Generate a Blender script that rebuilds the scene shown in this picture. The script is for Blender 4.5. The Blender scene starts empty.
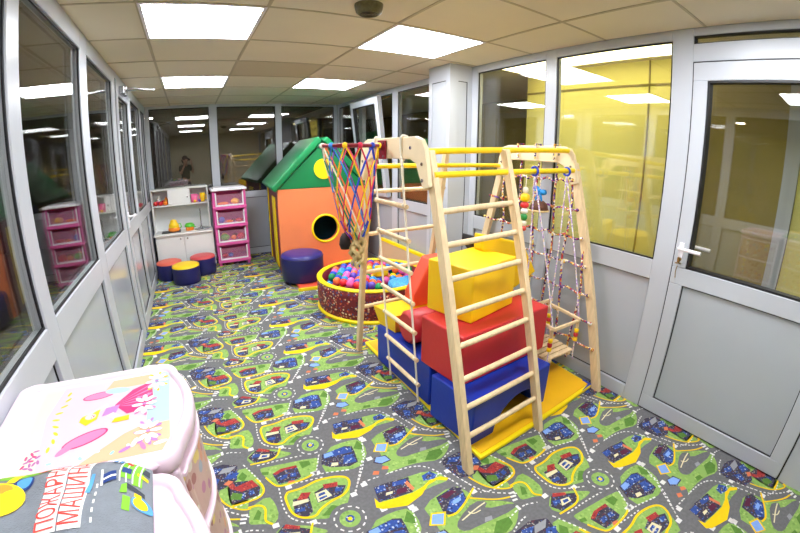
import bpy, bmesh, math, random
from mathutils import Vector, Matrix
random.seed(7)
SC = bpy.context.scene
COL = SC.collection
PI = math.pi

# ------------------------------------------------------------ camera, world, exposure
CAM_Z = 1.5863
cam = bpy.data.cameras.new('camera')
cam.type = 'PANO'
cam.panorama_type = 'FISHEYE_LENS_POLYNOMIAL'      # a stereographic wide-angle lens
cam.sensor_fit = 'HORIZONTAL'
cam.sensor_width = 36.0
cam.sensor_height = 24.0
cam.fisheye_fov = math.radians(180)
cam.fisheye_polynomial_k0 = 0.0
cam.fisheye_polynomial_k1 = -5.66746574e-02
cam.fisheye_polynomial_k2 = -1.53262451e-05
cam.fisheye_polynomial_k3 = 1.80222702e-05
cam.fisheye_polynomial_k4 = -2.26232760e-07
cam.clip_start = 0.01
co = bpy.data.objects.new('camera', cam)
COL.objects.link(co)
_y, _p, _r = math.radians(29.61189), math.radians(16.55941), math.radians(0.31324)
_f = Vector((math.sin(_y)*math.cos(_p), math.cos(_y)*math.cos(_p), -math.sin(_p)))
_rt = Vector((math.cos(_y), -math.sin(_y), 0))
_up = _rt.cross(_f)
_a = math.cos(_r)*_rt + math.sin(_r)*_up
_b = -math.sin(_r)*_rt + math.cos(_r)*_up
mw = Matrix.Identity(4)
for i in range(3):
    mw[i][0], mw[i][1], mw[i][2] = _a[i], _b[i], -_f[i]
mw[2][3] = CAM_Z
co.matrix_world = mw
SC.camera = co

w = bpy.data.worlds.new('world'); SC.world = w
w.use_nodes = True
w.node_tree.nodes['Background'].inputs[0].default_value = (0.05, 0.045, 0.04, 1)
w.node_tree.nodes['Background'].inputs[1].default_value = 0.25
SC.view_settings.view_transform = 'Standard'
SC.view_settings.look = 'None'
SC.view_settings.gamma = 1.0
SC.view_settings.exposure = 0.88
SC.cycles.use_denoising = True
SC.cycles.max_bounces = 10
SC.cycles.transparent_max_bounces = 24
SC.cycles.sample_clamp_indirect = 8.0
LAMP = 14.0          # strength of the ceiling panels
FILL_NEXT = 4.0      # light panel added to brighten the yellow room next door

# ------------------------------------------------------------ materials
def lin(c):
    return tuple((v/255/12.92) if v/255 <= 0.04045 else (((v/255+0.055)/1.055)**2.4) for v in c) + (1.0,)
MATS = {}
def mat(name, rgb, rough=0.5, metal=0.0, var=0.0, scale=20.0, bump=0.0, bscale=200.0, spec=0.5, coat=0.0, stretch=None, trans=0.0):
    if name in MATS: return MATS[name]
    m = bpy.data.materials.new(name); m.use_nodes = True
    nt = m.node_tree; n = nt.nodes; l = nt.links
    b = n['Principled BSDF']
    b.inputs['Base Color'].default_value = lin(rgb)
    b.inputs['Roughness'].default_value = rough
    b.inputs['Metallic'].default_value = metal
    b.inputs['Specular IOR Level'].default_value = spec
    b.inputs['Coat Weight'].default_value = coat
    b.inputs['Transmission Weight'].default_value = trans
    tc = n.new('ShaderNodeTexCoord')
    src = tc.outputs['Object']
    if stretch:
        mp = n.new('ShaderNodeMapping'); mp.inputs['Scale'].default_value = stretch
        l.new(src, mp.inputs[0]); src = mp.outputs[0]
    if var:
        t = n.new('ShaderNodeTexNoise'); t.inputs['Scale'].default_value = scale; t.inputs['Detail'].default_value = 4
        l.new(src, t.inputs['Vector'])
        r = n.new('ShaderNodeValToRGB')
        c = lin(rgb)
        r.color_ramp.elements[0].position = 0.3; r.color_ramp.elements[1].position = 0.7
        r.color_ramp.elements[0].color = tuple(max(0, x*(1-var)) for x in c[:3]) + (1,)
        r.color_ramp.elements[1].color = tuple(min(1, x*(1+var)) for x in c[:3]) + (1,)
        l.new(t.outputs[0], r.inputs[0]); l.new(r.outputs[0], b.inputs['Base Color'])
    if bump:
        t = n.new('ShaderNodeTexNoise'); t.inputs['Scale'].default_value = bscale; t.inputs['Detail'].default_value = 3
        l.new(src, t.inputs['Vector'])
        bp = n.new('ShaderNodeBump'); bp.inputs['Strength'].default_value = bump; bp.inputs['Distance'].default_value = 0.004
        l.new(t.outputs[0], bp.inputs['Height']); l.new(bp.outputs[0], b.inputs['Normal'])
    MATS[name] = m
    return m
def emit(name, rgb, s):
    m = bpy.data.materials.new(name); m.use_nodes = True
    n = m.node_tree.nodes; n.clear()
    e = n.new('ShaderNodeEmission'); o = n.new('ShaderNodeOutputMaterial')
    e.inputs[0].default_value = lin(rgb); e.inputs[1].default_value = s
    m.node_tree.links.new(e.outputs[0], o.inputs[0]); MATS[name] = m
    return m
def glass(name, tint, f0):
    """a clear pane: transparent, with a Schlick reflection of strength f0 head-on at each face"""
    m = bpy.data.materials.new(name); m.use_nodes = True
    n = m.node_tree.nodes; l = m.node_tree.links; n.clear()
    t = n.new('ShaderNodeBsdfTransparent'); g = n.new('ShaderNodeBsdfGlossy'); geo = n.new('ShaderNodeNewGeometry')
    mx = n.new('ShaderNodeMixShader'); o = n.new('ShaderNodeOutputMaterial')
    t.inputs[0].default_value = tint + (1,); g.inputs[0].default_value = (1, 1, 1, 1); g.inputs['Roughness'].default_value = 0.0
    d = n.new('ShaderNodeVectorMath'); d.operation = 'DOT_PRODUCT'; l.new(geo.outputs['Incoming'], d.inputs[0]); l.new(geo.outputs['Normal'], d.inputs[1])
    def mth(op, x, y):
        k = n.new('ShaderNodeMath'); k.operation = op
        for i, v in enumerate((x, y)):
            if v is None: continue
            if isinstance(v, (int, float)): k.inputs[i].default_value = v
            else: l.new(v, k.inputs[i])
        return k.outputs[0]
    c = mth('ABSOLUTE', d.outputs['Value'], None); p5 = mth('POWER', mth('SUBTRACT', 1.0, c), 5.0)
    f = mth('ADD', mth('MULTIPLY', p5, 1.0-f0), f0)
    l.new(f, mx.inputs[0]); l.new(t.outputs[0], mx.inputs[1]); l.new(g.outputs[0], mx.inputs[2]); l.new(mx.outputs[0], o.inputs[0])
    MATS[name] = m
    return m
def speckle(name, base, cols, scale, rough=0.5):
    """a printed fabric: coloured flecks on a base colour"""
    m = bpy.data.materials.new(name); m.use_nodes = True
    n = m.node_tree.nodes; l = m.node_tree.links; b = n['Principled BSDF']; b.inputs['Roughness'].default_value = rough
    tc = n.new('ShaderNodeTexCoord')
    v = n.new('ShaderNodeTexVoronoi'); v.inputs['Scale'].default_value = scale
    l.new(tc.outputs['Object'], v.inputs['Vector'])
    sep = n.new('ShaderNodeSeparateColor'); l.new(v.outputs['Color'], sep.inputs[0])
    r = n.new('ShaderNodeValToRGB'); r.color_ramp.interpolation = 'CONSTANT'
    els = r.color_ramp.elements
    k = len(cols)
    els[0].position = 0; els[0].color = lin(cols[0]); els[1].position = 1.0/k; els[1].color = lin(cols[1 % k])
    for i in range(2, k):
        e = els.new(i/k); e.color = lin(cols[i])
    l.new(sep.outputs[0], r.inputs[0])
    lt = n.new('ShaderNodeMath'); lt.operation = 'LESS_THAN'; lt.inputs[1].default_value = 0.42
    l.new(v.outputs['Distance'], lt.inputs[0])
    mx = n.new('ShaderNodeMix'); mx.data_type = 'RGBA'
    mx.inputs[6].default_value = lin(base); l.new(r.outputs[0], mx.inputs[7]); l.new(lt.outputs[0], mx.inputs[0])
    l.new(mx.outputs[2], b.inputs['Base Color'])
    MATS[name] = m
    return m
def braid(name, cols, scale=70):
    """multicoloured braided cord: colour flecks running round the rope"""
    m = bpy.data.materials.new(name); m.use_nodes = True
    n = m.node_tree.nodes; l = m.node_tree.links; b = n['Principled BSDF']; b.inputs['Roughness'].default_value = 0.8
    tc = n.new('ShaderNodeTexCoord'); v = n.new('ShaderNodeTexVoronoi'); v.inputs['Scale'].default_value = scale
    l.new(tc.outputs['Object'], v.inputs['Vector'])
    sep = n.new('ShaderNodeSeparateColor'); l.new(v.outputs['Color'], sep.inputs[0])
    r = n.new('ShaderNodeValToRGB'); r.color_ramp.interpolation = 'CONSTANT'
    els = r.color_ramp.elements; k = len(cols)
    els[0].position = 0; els[0].color = lin(cols[0]); els[1].position = 1/k; els[1].color = lin(cols[1])
    for i in range(2, k):
        e = els.new(i/k); e.color = lin(cols[i])
    l.new(sep.outputs[0], r.inputs[0]); l.new(r.outputs[0], b.inputs['Base Color'])
    MATS[name] = m
    return m

FRAME = mat('white_aluminium', (186, 190, 198), 0.30, var=0.02, scale=3)
PANEL = mat('grey_panel', (174, 179, 186), 0.13, var=0.03, scale=2)
GASK = mat('black_gasket', (18, 19, 24), 0.5)
GLASS = glass('window_glass', (0.95, 0.96, 0.94), 0.095)
METAL = mat('steel', (190, 192, 195), 0.25, metal=1.0)
BRASS = mat('brass', (170, 135, 70), 0.3, metal=1.0)
WOOD = mat('pale_pine', (226, 200, 158), 0.5, var=0.10, scale=9, stretch=(6, 6, 0.8))
WOODX = mat('pale_ply', (232, 210, 172), 0.5, var=0.05, scale=8)
YBAR = mat('yellow_paint', (247, 208, 20), 0.35, var=0.03, scale=8)
VY = mat('yellow_vinyl', (250, 205, 5), 0.42, var=0.04, scale=5, bump=0.15, bscale=60)
VY2 = mat('deep_yellow_vinyl', (246, 186, 18), 0.45, var=0.05, scale=5, bump=0.15, bscale=60)
VLEM = mat('lemon_vinyl', (250, 222, 0), 0.42)
VR = mat('red_vinyl', (196, 40, 44), 0.42, var=0.05, scale=4, bump=0.2, bscale=40)
VB = mat('blue_vinyl', (12, 50, 162), 0.42, var=0.08, scale=4, bump=0.2, bscale=40)
VN = mat('navy_vinyl', (28, 28, 92), 0.4, var=0.08, scale=6, bump=0.2, bscale=60)
VO = mat('orange_vinyl', (244, 136, 84), 0.45, var=0.04, scale=4, bump=0.15, bscale=40)
VC = mat('coral_vinyl', (232, 84, 58), 0.42, var=0.04, scale=5)
VG = mat('green_vinyl', (0, 126, 70), 0.38, var=0.06, scale=5, bump=0.2, bscale=50)
VM = mat('maroon_vinyl', (120, 14, 40), 0.45, var=0.05, scale=5)
MAROON = mat('maroon_paint', (128, 16, 36), 0.35)
WHITE = mat('white_laminate', (232, 232, 230), 0.35)
WHITEP = mat('white_plastic', (240, 236, 242), 0.3)
PINK = mat('pink_plastic', (222, 92, 164), 0.32, var=0.03, scale=5)
LIDP = mat('pale_pink_plastic', (228, 206, 220), 0.28)
CEIL = mat('ceiling_tile', (228, 218, 198), 0.9, var=0.03, scale=2.0, bump=0.3, bscale=90)
CEILD = mat('ceiling_tile_dull', (204, 192, 166), 0.9)
CEILG = mat('ceiling_grid_bar', (188, 176, 150), 0.6)
ROPEW = mat('white_rope', (240, 232, 214), 0.8)
TAN = mat('tan_rope', (214, 188, 132), 0.85, var=0.15, scale=60)
BLACK = mat('black_plastic', (22, 22, 24), 0.4)
DIFF = emit('lamp_diffuser', (247, 250, 255), LAMP)
BR = braid('harlequin_rope', [(60, 30, 90), (236, 214, 120), (190, 60, 60), (240, 230, 225), (110, 70, 150), (210, 150, 60)], 75)
LIL = braid('lilac_rope', [(206, 190, 224), (240, 236, 246), (186, 150, 210), (240, 225, 190)], 90)

# ------------------------------------------------------------ mesh helpers
class MB:
    """collects shapes in world coordinates; build() links them as ONE mesh object"""
    def __init__(s): s.v, s.f, s.m, s.sm = [], [], [], []
    def add(s, vs, fs, m=0, smooth=False):
        o = len(s.v); s.v += [tuple(v) for v in vs]
        for f in fs:
            s.f.append([i+o for i in f]); s.m.append(m); s.sm.append(smooth)
    def box(s, a, b, m=0, M=None):
        x0, y0, z0 = a; x1, y1, z1 = b
        vs = [Vector(p) for p in ((x0,y0,z0),(x1,y0,z0),(x1,y1,z0),(x0,y1,z0),(x0,y0,z1),(x1,y0,z1),(x1,y1,z1),(x0,y1,z1))]
        if M: vs = [M @ v for v in vs]
        s.add(vs, [(0,3,2,1),(4,5,6,7),(0,1,5,4),(1,2,6,5),(2,3,7,6),(3,0,4,7)], m)
    def bar(s, p, q, wx, wy, side=(1, 0, 0), m=0):
        """rectangular bar from p to q, wx along side"""
        p, q = Vector(p), Vector(q); d = (q-p).normalized(); a = Vector(side); a = (a-d*a.dot(d)).normalized(); b = d.cross(a)
        vs = []
        for c in (p, q):
            for i, j in ((-1,-1),(1,-1),(1,1),(-1,1)): vs.append(c + a*i*wx/2 + b*j*wy/2)
        s.add(vs, [(3,2,1,0),(4,5,6,7),(0,1,5,4),(1,2,6,5),(2,3,7,6),(3,0,4,7)], m)
    def tube(s, pts, r, n=8, m=0, closed=False, cap=True):
        pts = [Vector(p) for p in pts]; k = len(pts)
        rs = r if isinstance(r, (list, tuple)) else [r]*k
        vs = []; prev = None
        for i, p in enumerate(pts):
            if closed: d = pts[(i+1) % k]-pts[i-1]
            else: d = pts[min(i+1, k-1)]-pts[max(i-1, 0)]
            d = d.normalized() if d.length > 1e-9 else Vector((0,0,1))
            if prev is None:
                a = d.orthogonal().normalized()
            else:
                a = prev-d*prev.dot(d)
                a = a.normalized() if a.length > 1e-6 else d.orthogonal().normalized()
            prev = a; b = d.cross(a)
            for j in range(n):
                t = 2*PI*j/n; vs.append(p+(a*math.cos(t)+b*math.sin(t))*rs[i])
        fs = []
        for i in range(k if closed else k-1):
            i2 = (i+1) % k
            for j in range(n): fs.append((i*n+j, i*n+(j+1) % n, i2*n+(j+1) % n, i2*n+j))
        s.add(vs, fs, m, True)
        if cap and not closed: s.add(vs[:n], [tuple(reversed(range(n)))], m); s.add(vs[-n:], [tuple(range(n))], m)
    def lathe(s, c, prof, n=32, m=0, axis='z', smooth=True, M=None, cap=True):
        """prof: (radius, height) from bottom to top"""
        vs = []; c = Vector(c)
        for r, h in prof:
            for j in range(n):
                t = 2*PI*j/n; u, v = r*math.cos(t), r*math.sin(t)
                p = Vector((u, v, h)) if axis == 'z' else (Vector((h, u, v)) if axis == 'x' else Vector((v, h, u)))
                if M: p = M @ p
                vs.append(c+p)
        fs = []
        for i in range(len(prof)-1):
            for j in range(n): fs.append((i*n+j, i*n+(j+1) % n, (i+1)*n+(j+1) % n, (i+1)*n+j))
        s.add(vs, fs, m, smooth)
        if cap and prof[0][0] > 1e-6: s.add(vs[:n], [tuple(reversed(range(n)))], m)
        if cap and prof[-1][0] > 1e-6: s.add(vs[-n:], [tuple(range(n))], m)
    def sphere(s, c, r, n=12, m=0, sc=(1, 1, 1)):
        c = Vector(c); vs = [c+Vector((0,0,-r*sc[2]))]; h = n//2
        for i in range(1, h):
            a = -PI/2+PI*i/h
            for j in range(n):
                t = 2*PI*j/n; vs.append(c+Vector((r*sc[0]*math.cos(a)*math.cos(t), r*sc[1]*math.cos(a)*math.sin(t), r*sc[2]*math.sin(a))))
        vs.append(c+Vector((0,0,r*sc[2]))); fs = []
        for j in range(n): fs.append((0, 1+(j+1) % n, 1+j))
        for i in range(h-2):
            for j in range(n): fs.append((1+i*n+j, 1+i*n+(j+1) % n, 1+(i+1)*n+(j+1) % n, 1+(i+1)*n+j))
        e = len(vs)-1; o = 1+(h-2)*n
        for j in range(n): fs.append((o+j, o+(j+1) % n, e))
        s.add(vs, fs, m, True)
    def prism(s, poly, d, m=0):
        """polygon (3-D points) swept along vector d"""
        d = Vector(d); k = len(poly); a = [Vector(p) for p in poly]; b = [p+d for p in a]
        s.add(a+b, [tuple(reversed(range(k))), tuple(range(k, 2*k))]+[(i, (i+1) % k, k+(i+1) % k, k+i) for i in range(k)], m)
    def build(s, name, mats, parent=None, bevel=0, seg=2, subsurf=0):
        if not isinstance(mats, (list, tuple)): mats = [mats]
        off = root_loc(parent)
        me = bpy.data.meshes.new(name)
        me.from_pydata([(v[0]-off.x, v[1]-off.y, v[2]-off.z) for v in s.v], [], s.f)
        for mm in mats: me.materials.append(mm)
        me.polygons.foreach_set('material_index', s.m)
        me.polygons.foreach_set('use_smooth', s.sm)
        bm = bmesh.new(); bm.from_mesh(me); bmesh.ops.recalc_face_normals(bm, faces=bm.faces[:]); bm.to_mesh(me); bm.free()
        o = bpy.data.objects.new(name, me); COL.objects.link(o)
        if parent: o.parent = parent
        if bevel:
            md = o.modifiers.new('soft_edges', 'BEVEL'); md.width = bevel; md.segments = seg; md.limit_method = 'ANGLE'; md.angle_limit = math.radians(40)
            md.use_clamp_overlap = True
        if subsurf:
            md = o.modifiers.new('smooth', 'SUBSURF'); md.levels = subsurf; md.render_levels = subsurf
        return o
def root_loc(o):
    v = Vector((0, 0, 0))
    while o is not None:
        v = v+o.location; o = o.parent
    return v
def tag(o, label=None, cat=None, group=None, kind=None):
    if label: o['label'] = label
    if cat: o['category'] = cat
    if group: o['group'] = group
    if kind: o['kind'] = kind
    return o
def thing(name, loc, label, cat, group=None):
    o = bpy.data.objects.new(name, None); o.empty_display_size = 0.05; COL.objects.link(o); o.location = loc
    return tag(o, label, cat, group)
def kids(o): return [c for c in COL.objects if c.parent is o]
def copy_tree(o, parent=None):
    c = o.copy(); COL.objects.link(c)
    if parent is not None: c.parent = parent
    for ch in kids(o): copy_tree(ch, c)
    return c
def one(mb, name, mats, label, cat, group=None, bevel=0, loc=None, **k):
    """a thing that is one mesh; its origin goes to its base"""
    if loc is None:
        xs, ys, zs = zip(*[v[:3] for v in mb.v]); loc = ((min(xs)+max(xs))/2, (min(ys)+max(ys))/2, min(zs))
    L = Vector(loc)
    mb.v = [(v[0]-L.x, v[1]-L.y, v[2]-L.z) for v in mb.v]
    o = mb.build(name, mats, None, bevel, **k); o.location = L
    return tag(o, label, cat, group)
def ring(c, r, n=24, z=0): return [(c[0]+r*math.cos(2*PI*i/n), c[1]+r*math.sin(2*PI*i/n), c[2]+z) for i in range(n)]

# ------------------------------------------------------------ the room
XL, XR, YB, YF, H = -0.62, 2.42, 6.43, -1.45, 2.40
CARPET = \
{'P':[['g',[[0.19,0.307],[0.272,0.304],[0.355,0.327],[0.458,0.308],[0.507,0.273],[0.494,0.22],[0.45,0.127],[0.39,0.081],[0.327,0.067],[0.275,0.085],[0.202,0.119],[0.167,0.166],[0.167,0.239],[0.168,0.277]]],['g',[[0.1,0.114],[0.134,0.11],[0.23,0.065],[0.247,0.044],[0.299,0.003],[0.256,-0.006],[0.198,-0.003],[0.066,-0.001],[0.035,0.061]]],['g',[[-0.014,0.28],[0.093,0.327],[0.114,0.262],[0.111,0.176],[0.069,0.137],[0.031,0.161],[-0.004,0.17],[-0.036,0.183],[-0.028,0.219]]],['g',[[0.09,0.526],[0.12,0.531],[0.4,0.494],[0.416,0.466],[0.355,0.367],[0.263,0.353],[0.163,0.356],[0.137,0.381],[0.11,0.452]]],['g',[[0.481,0.532],[0.601,0.545],[0.689,0.523],[0.682,0.41],[0.637,0.35],[0.582,0.314],[0.494,0.333],[0.39,0.369]]],['g',[[1.119,0.565],[1.221,0.681],[1.28,0.56],[1.303,0.474],[1.284,0.435],[1.234,0.411],[1.119,0.407],[1.109,0.46]]],['g',[[0.602,0.141],[0.64,0.151],[0.776,0.132],[0.88,0.122],[0.935,0.082],[0.953,0.011],[0.933,0.003],[0.843,0.014],[0.681,-0.006],[0.574,0.033]]],['g',[[0.743,0.504],[0.953,0.543],[0.992,0.449],[0.98,0.398],[1.123,0.299],[1.133,0.244],[1.067,0.183],[0.992,0.152],[0.893,0.192],[0.79,0.208],[0.65,0.202],[0.724,0.295],[0.739,0.36],[0.74,0.426]]],['g',[[1.083,0.552],[1.178,0.559],[1.199,0.492],[1.2,0.372],[1.161,0.369],[1.092,0.428],[1.059,0.504]]],['d',[[0.199,0.251],[0.281,0.242],[0.268,0.14],[0.228,0.115],[0.18,0.15]]],['r',[[0.253,0.276],[0.298,0.261],[0.265,0.225],[0.218,0.241]]],['c',[[0.197,0.236],[0.273,0.226],[0.267,0.207],[0.185,0.21]]],['b',[[0.193,0.19],[0.241,0.183],[0.233,0.159],[0.188,0.167]]],['d',[[0.312,0.251],[0.382,0.274],[0.475,0.229],[0.429,0.173],[0.306,0.181]]],['r',[[0.369,0.285],[0.445,0.27],[0.434,0.242],[0.366,0.255]]],['c',[[0.314,0.242],[0.373,0.247],[0.387,0.196],[0.309,0.183]]],['b',[[0.326,0.233],[0.361,0.236],[0.362,0.22],[0.321,0.216]]],['b',[[0.321,0.207],[0.361,0.211],[0.364,0.199],[0.321,0.192]]],['b',[[0.422,0.236],[0.458,0.224],[0.437,0.204],[0.406,0.212]]],['d',[[0.114,0.118],[0.221,0.048],[0.2,0.006],[0.078,0.01],[0.051,0.064]]],['r',[[0.125,0.119],[0.184,0.082],[0.174,0.067],[0.105,0.101]]],['b',[[0.086,0.084],[0.125,0.068],[0.113,0.048],[0.071,0.056]]],['c',[[0.125,0.065],[0.174,0.051],[0.165,0.025],[0.103,0.031]]],['b',[[0.131,0.055],[0.161,0.048],[0.155,0.032],[0.122,0.037]]],['d',[[0.149,0.463],[0.203,0.478],[0.287,0.478],[0.286,0.384],[0.262,0.375],[0.163,0.379]]],['r',[[0.153,0.466],[0.202,0.485],[0.287,0.478],[0.284,0.458],[0.219,0.468],[0.163,0.448]]],['b',[[0.183,0.434],[0.225,0.432],[0.216,0.407],[0.178,0.405]]],['b',[[0.242,0.432],[0.271,0.425],[0.264,0.398],[0.231,0.406]]],['o',[[0.218,0.381],[0.248,0.373],[0.237,0.356],[0.204,0.364]]],['d',[[0.443,0.497],[0.582,0.507],[0.62,0.489],[0.616,0.438],[0.601,0.357],[0.546,0.345],[0.45,0.383],[0.414,0.426]]],['b',[[0.452,0.497],[0.575,0.503],[0.608,0.485],[0.604,0.444],[0.533,0.453],[0.443,0.459]]],['l',[[0.453,0.494],[0.501,0.496],[0.503,0.466],[0.445,0.464]]],['b',[[0.55,0.438],[0.599,0.427],[0.594,0.363],[0.522,0.374]]],['c',[[0.47,0.411],[0.502,0.4],[0.494,0.38],[0.455,0.389]]],['d',[[1.124,0.544],[1.154,0.571],[1.25,0.548],[1.279,0.484],[1.259,0.433],[1.122,0.423]]],['r',[[1.121,0.552],[1.145,0.577],[1.159,0.532],[1.248,0.552],[1.273,0.496],[1.179,0.49],[1.133,0.526]]],['b',[[1.17,0.476],[1.196,0.476],[1.195,0.448],[1.169,0.444]]],['b',[[0.005,0.388],[0.032,0.392],[0.033,0.366],[0.006,0.359]]],['c',[[1.129,0.478],[1.147,0.48],[1.145,0.454],[1.129,0.448]]],['d',[[0.593,0.149],[0.663,0.148],[0.783,0.128],[0.751,0.029],[0.65,0.039],[0.574,0.054]]],['b',[[0.594,0.145],[0.652,0.14],[0.64,0.105],[0.588,0.105]]],['b',[[0.694,0.136],[0.766,0.122],[0.753,0.096],[0.678,0.111]]],['c',[[0.632,0.088],[0.667,0.083],[0.658,0.069],[0.621,0.072]]],['m',[[0.688,0.082],[0.739,0.075],[0.731,0.044],[0.672,0.053]]],['o',[[0.764,0.11],[0.771,0.044],[0.752,0.038],[0.745,0.099]]],['y',[[0.565,0.085],[0.546,0.027],[0.571,0.003],[0.685,-0.034],[0.78,-0.01],[0.841,0.03],[0.899,0.037],[0.943,0.007],[0.96,0.017],[0.928,0.048],[0.868,0.054],[0.812,0.033],[0.746,0.024],[0.633,0.038],[0.573,0.047]]],['b',[[0.847,0.101],[0.901,0.108],[0.921,0.069],[0.894,0.05],[0.836,0.066]]],['d',[[0.877,0.093],[0.897,0.08],[0.868,0.065],[0.854,0.074]]],['d',[[0.83,0.514],[0.942,0.528],[0.974,0.501],[0.952,0.423],[0.831,0.381],[0.807,0.416]]],['m',[[0.849,0.507],[0.922,0.515],[0.937,0.496],[0.87,0.48]]],['b',[[0.88,0.466],[0.96,0.468],[0.942,0.423],[0.855,0.387],[0.829,0.421]]],['l',[[0.888,0.456],[0.935,0.457],[0.925,0.435],[0.875,0.431]]],['a',[[0.843,0.348],[0.971,0.397],[1.031,0.359],[0.982,0.328],[1.135,0.278],[1.118,0.243],[0.912,0.265],[0.833,0.269],[0.806,0.307]]],['w',[[0.955,0.288],[0.989,0.28],[0.978,0.258],[0.937,0.266]]],['y',[[0.755,0.445],[0.821,0.417],[0.772,0.352],[0.707,0.388]]],['l',[[0.756,0.435],[0.807,0.412],[0.768,0.361],[0.721,0.389]]],['d',[[0.694,0.344],[0.757,0.334],[0.766,0.282],[0.703,0.279],[0.669,0.309]]],['l',[[0.701,0.34],[0.75,0.327],[0.759,0.289],[0.708,0.286],[0.68,0.312]]],['a',[[0.661,0.309],[0.697,0.281],[0.733,0.237],[0.685,0.194],[0.617,0.216],[0.61,0.258]]],['o',[[0.703,0.263],[0.73,0.249],[0.72,0.229],[0.687,0.244]]],['o',[[0.645,0.253],[0.671,0.239],[0.656,0.218],[0.627,0.231]]],['d',[[1.004,0.142],[1.116,0.151],[1.194,0.114],[1.174,0.004],[1.09,-0.036],[1.007,-0.017],[0.986,0.102]]],['b',[[1.05,0.135],[1.109,0.116],[1.068,0.09],[1.021,0.116]]],['b',[[1.145,0.072],[1.196,0.055],[1.161,0.017],[1.108,0.034]]],['w',[[1.113,0.117],[1.189,0.112],[1.148,0.078],[1.081,0.082]]],['b',[[1.048,0.07],[1.087,0.043],[1.063,0.003],[1.029,0.014]]],['o',[[1.13,0.592],[1.153,0.575],[1.123,0.555],[1.099,0.571]]],['k',[[0.985,0.24],[1.052,0.227],[1.042,0.187],[0.98,0.165],[0.924,0.19]]],['k',[[0.307,0.493],[0.36,0.482],[0.361,0.449],[0.309,0.439]]],['k',[[1.136,0.497],[1.184,0.471],[1.168,0.435],[1.112,0.458]]],['k',[[0.1,0.498],[0.136,0.488],[0.128,0.467],[0.096,0.478]]],['k',[[1.177,0.016],[1.211,0.052],[1.231,0.014],[1.204,-0.023]]],['k',[[0.024,0.255],[0.036,0.231],[0.016,0.191],[-0.012,0.203]]],['k',[[0.362,0.139],[0.396,0.112],[0.35,0.076],[0.297,0.095]]],['k',[[0.846,0.235],[0.889,0.223],[0.877,0.2],[0.829,0.21]]],['k',[[0.665,0.517],[0.678,0.467],[0.66,0.43],[0.62,0.465]]]],'L':[['y',0.012,[[0.19,0.307],[0.272,0.304],[0.355,0.327],[0.458,0.308],[0.507,0.273],[0.494,0.22],[0.445,0.173],[0.374,0.165],[0.302,0.137],[0.271,0.104],[0.205,0.121],[0.17,0.169],[0.167,0.239],[0.169,0.283],[0.19,0.307]]],['y',0.01,[[0.243,0.076],[0.196,-0.008],[0.053,0.004]]],['y',0.011,[[-0.019,0.284],[0.034,0.283],[0.063,0.254],[0.047,0.196],[0.042,0.171],[0.07,0.141]]],['y',0.01,[[0.11,0.452],[0.134,0.393],[0.158,0.36],[0.247,0.357],[0.321,0.365],[0.345,0.376]]],['y',0.011,[[0.06,0.46],[0.089,0.382],[0.062,0.332],[-0.002,0.322],[-0.091,0.322]]],['y',0.01,[[1.026,0.466],[0.911,0.4],[0.855,0.379],[0.811,0.389]]],['y',0.009,[[0.968,0.424],[1.074,0.339],[1.154,0.312]]],['y',0.009,[[1.051,0.541],[1.066,0.483],[1.099,0.415],[1.167,0.363],[1.204,0.362]]],['c',0.007,[[0.854,0.332],[0.948,0.353],[1.013,0.36]]],['c',0.006,[[0.909,0.359],[0.922,0.333],[0.966,0.334]]],['w',0.012,[[1.151,0.335],[1.182,0.328]]],['w',0.012,[[1.141,0.314],[1.172,0.306]]],['w',0.012,[[1.134,0.291],[1.162,0.285]]],['w',0.014,[[1.126,0.256],[1.127,0.226]]]],'D':[[[0.558,0.208],[0.716,0.205],[0.858,0.185],[0.919,0.132],[0.957,0.023],[0.987,-0.088]],[[0.667,0.477],[0.64,0.353],[0.528,0.204],[0.484,0.152]],[[0.57,0.009],[0.712,-0.008],[0.839,0.033],[0.944,0.074]],[[0.69,0.508],[0.65,0.375]],[[0.206,0.352],[0.353,0.374],[0.533,0.323]],[[0.624,0.356],[0.549,0.24],[0.492,0.15]],[[0.156,0.352],[0.139,0.204],[0.164,0.12],[0.306,0.041]],[[0.086,0.558],[0.236,0.552],[0.401,0.528]],[[0.016,0.594],[0.041,0.535],[0.081,0.428]],[[0.428,0.506],[0.367,0.378]],[[0.187,0.359],[0.393,0.334]],[[1.27,0.437],[1.137,0.388],[1.036,0.425]],[[0.967,0.194],[1.054,0.222],[1.157,0.243],[1.229,0.211]],[[0.983,0.133],[1.062,0.173],[1.131,0.183]],[[0.99,0.63],[1.007,0.557],[1.05,0.416],[1.186,0.314]]],'W':[[0.204,0.34],[0.354,0.38],[0.248,0.077],[0.486,0.154],[0.08,0.13],[0.372,0.374],[0.559,0.191],[0.573,0.003],[0.695,0.523],[0.701,0.505],[0.665,0.349],[0.984,0.061],[1.012,0.447]],'R':[0.408,0.023]}
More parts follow.
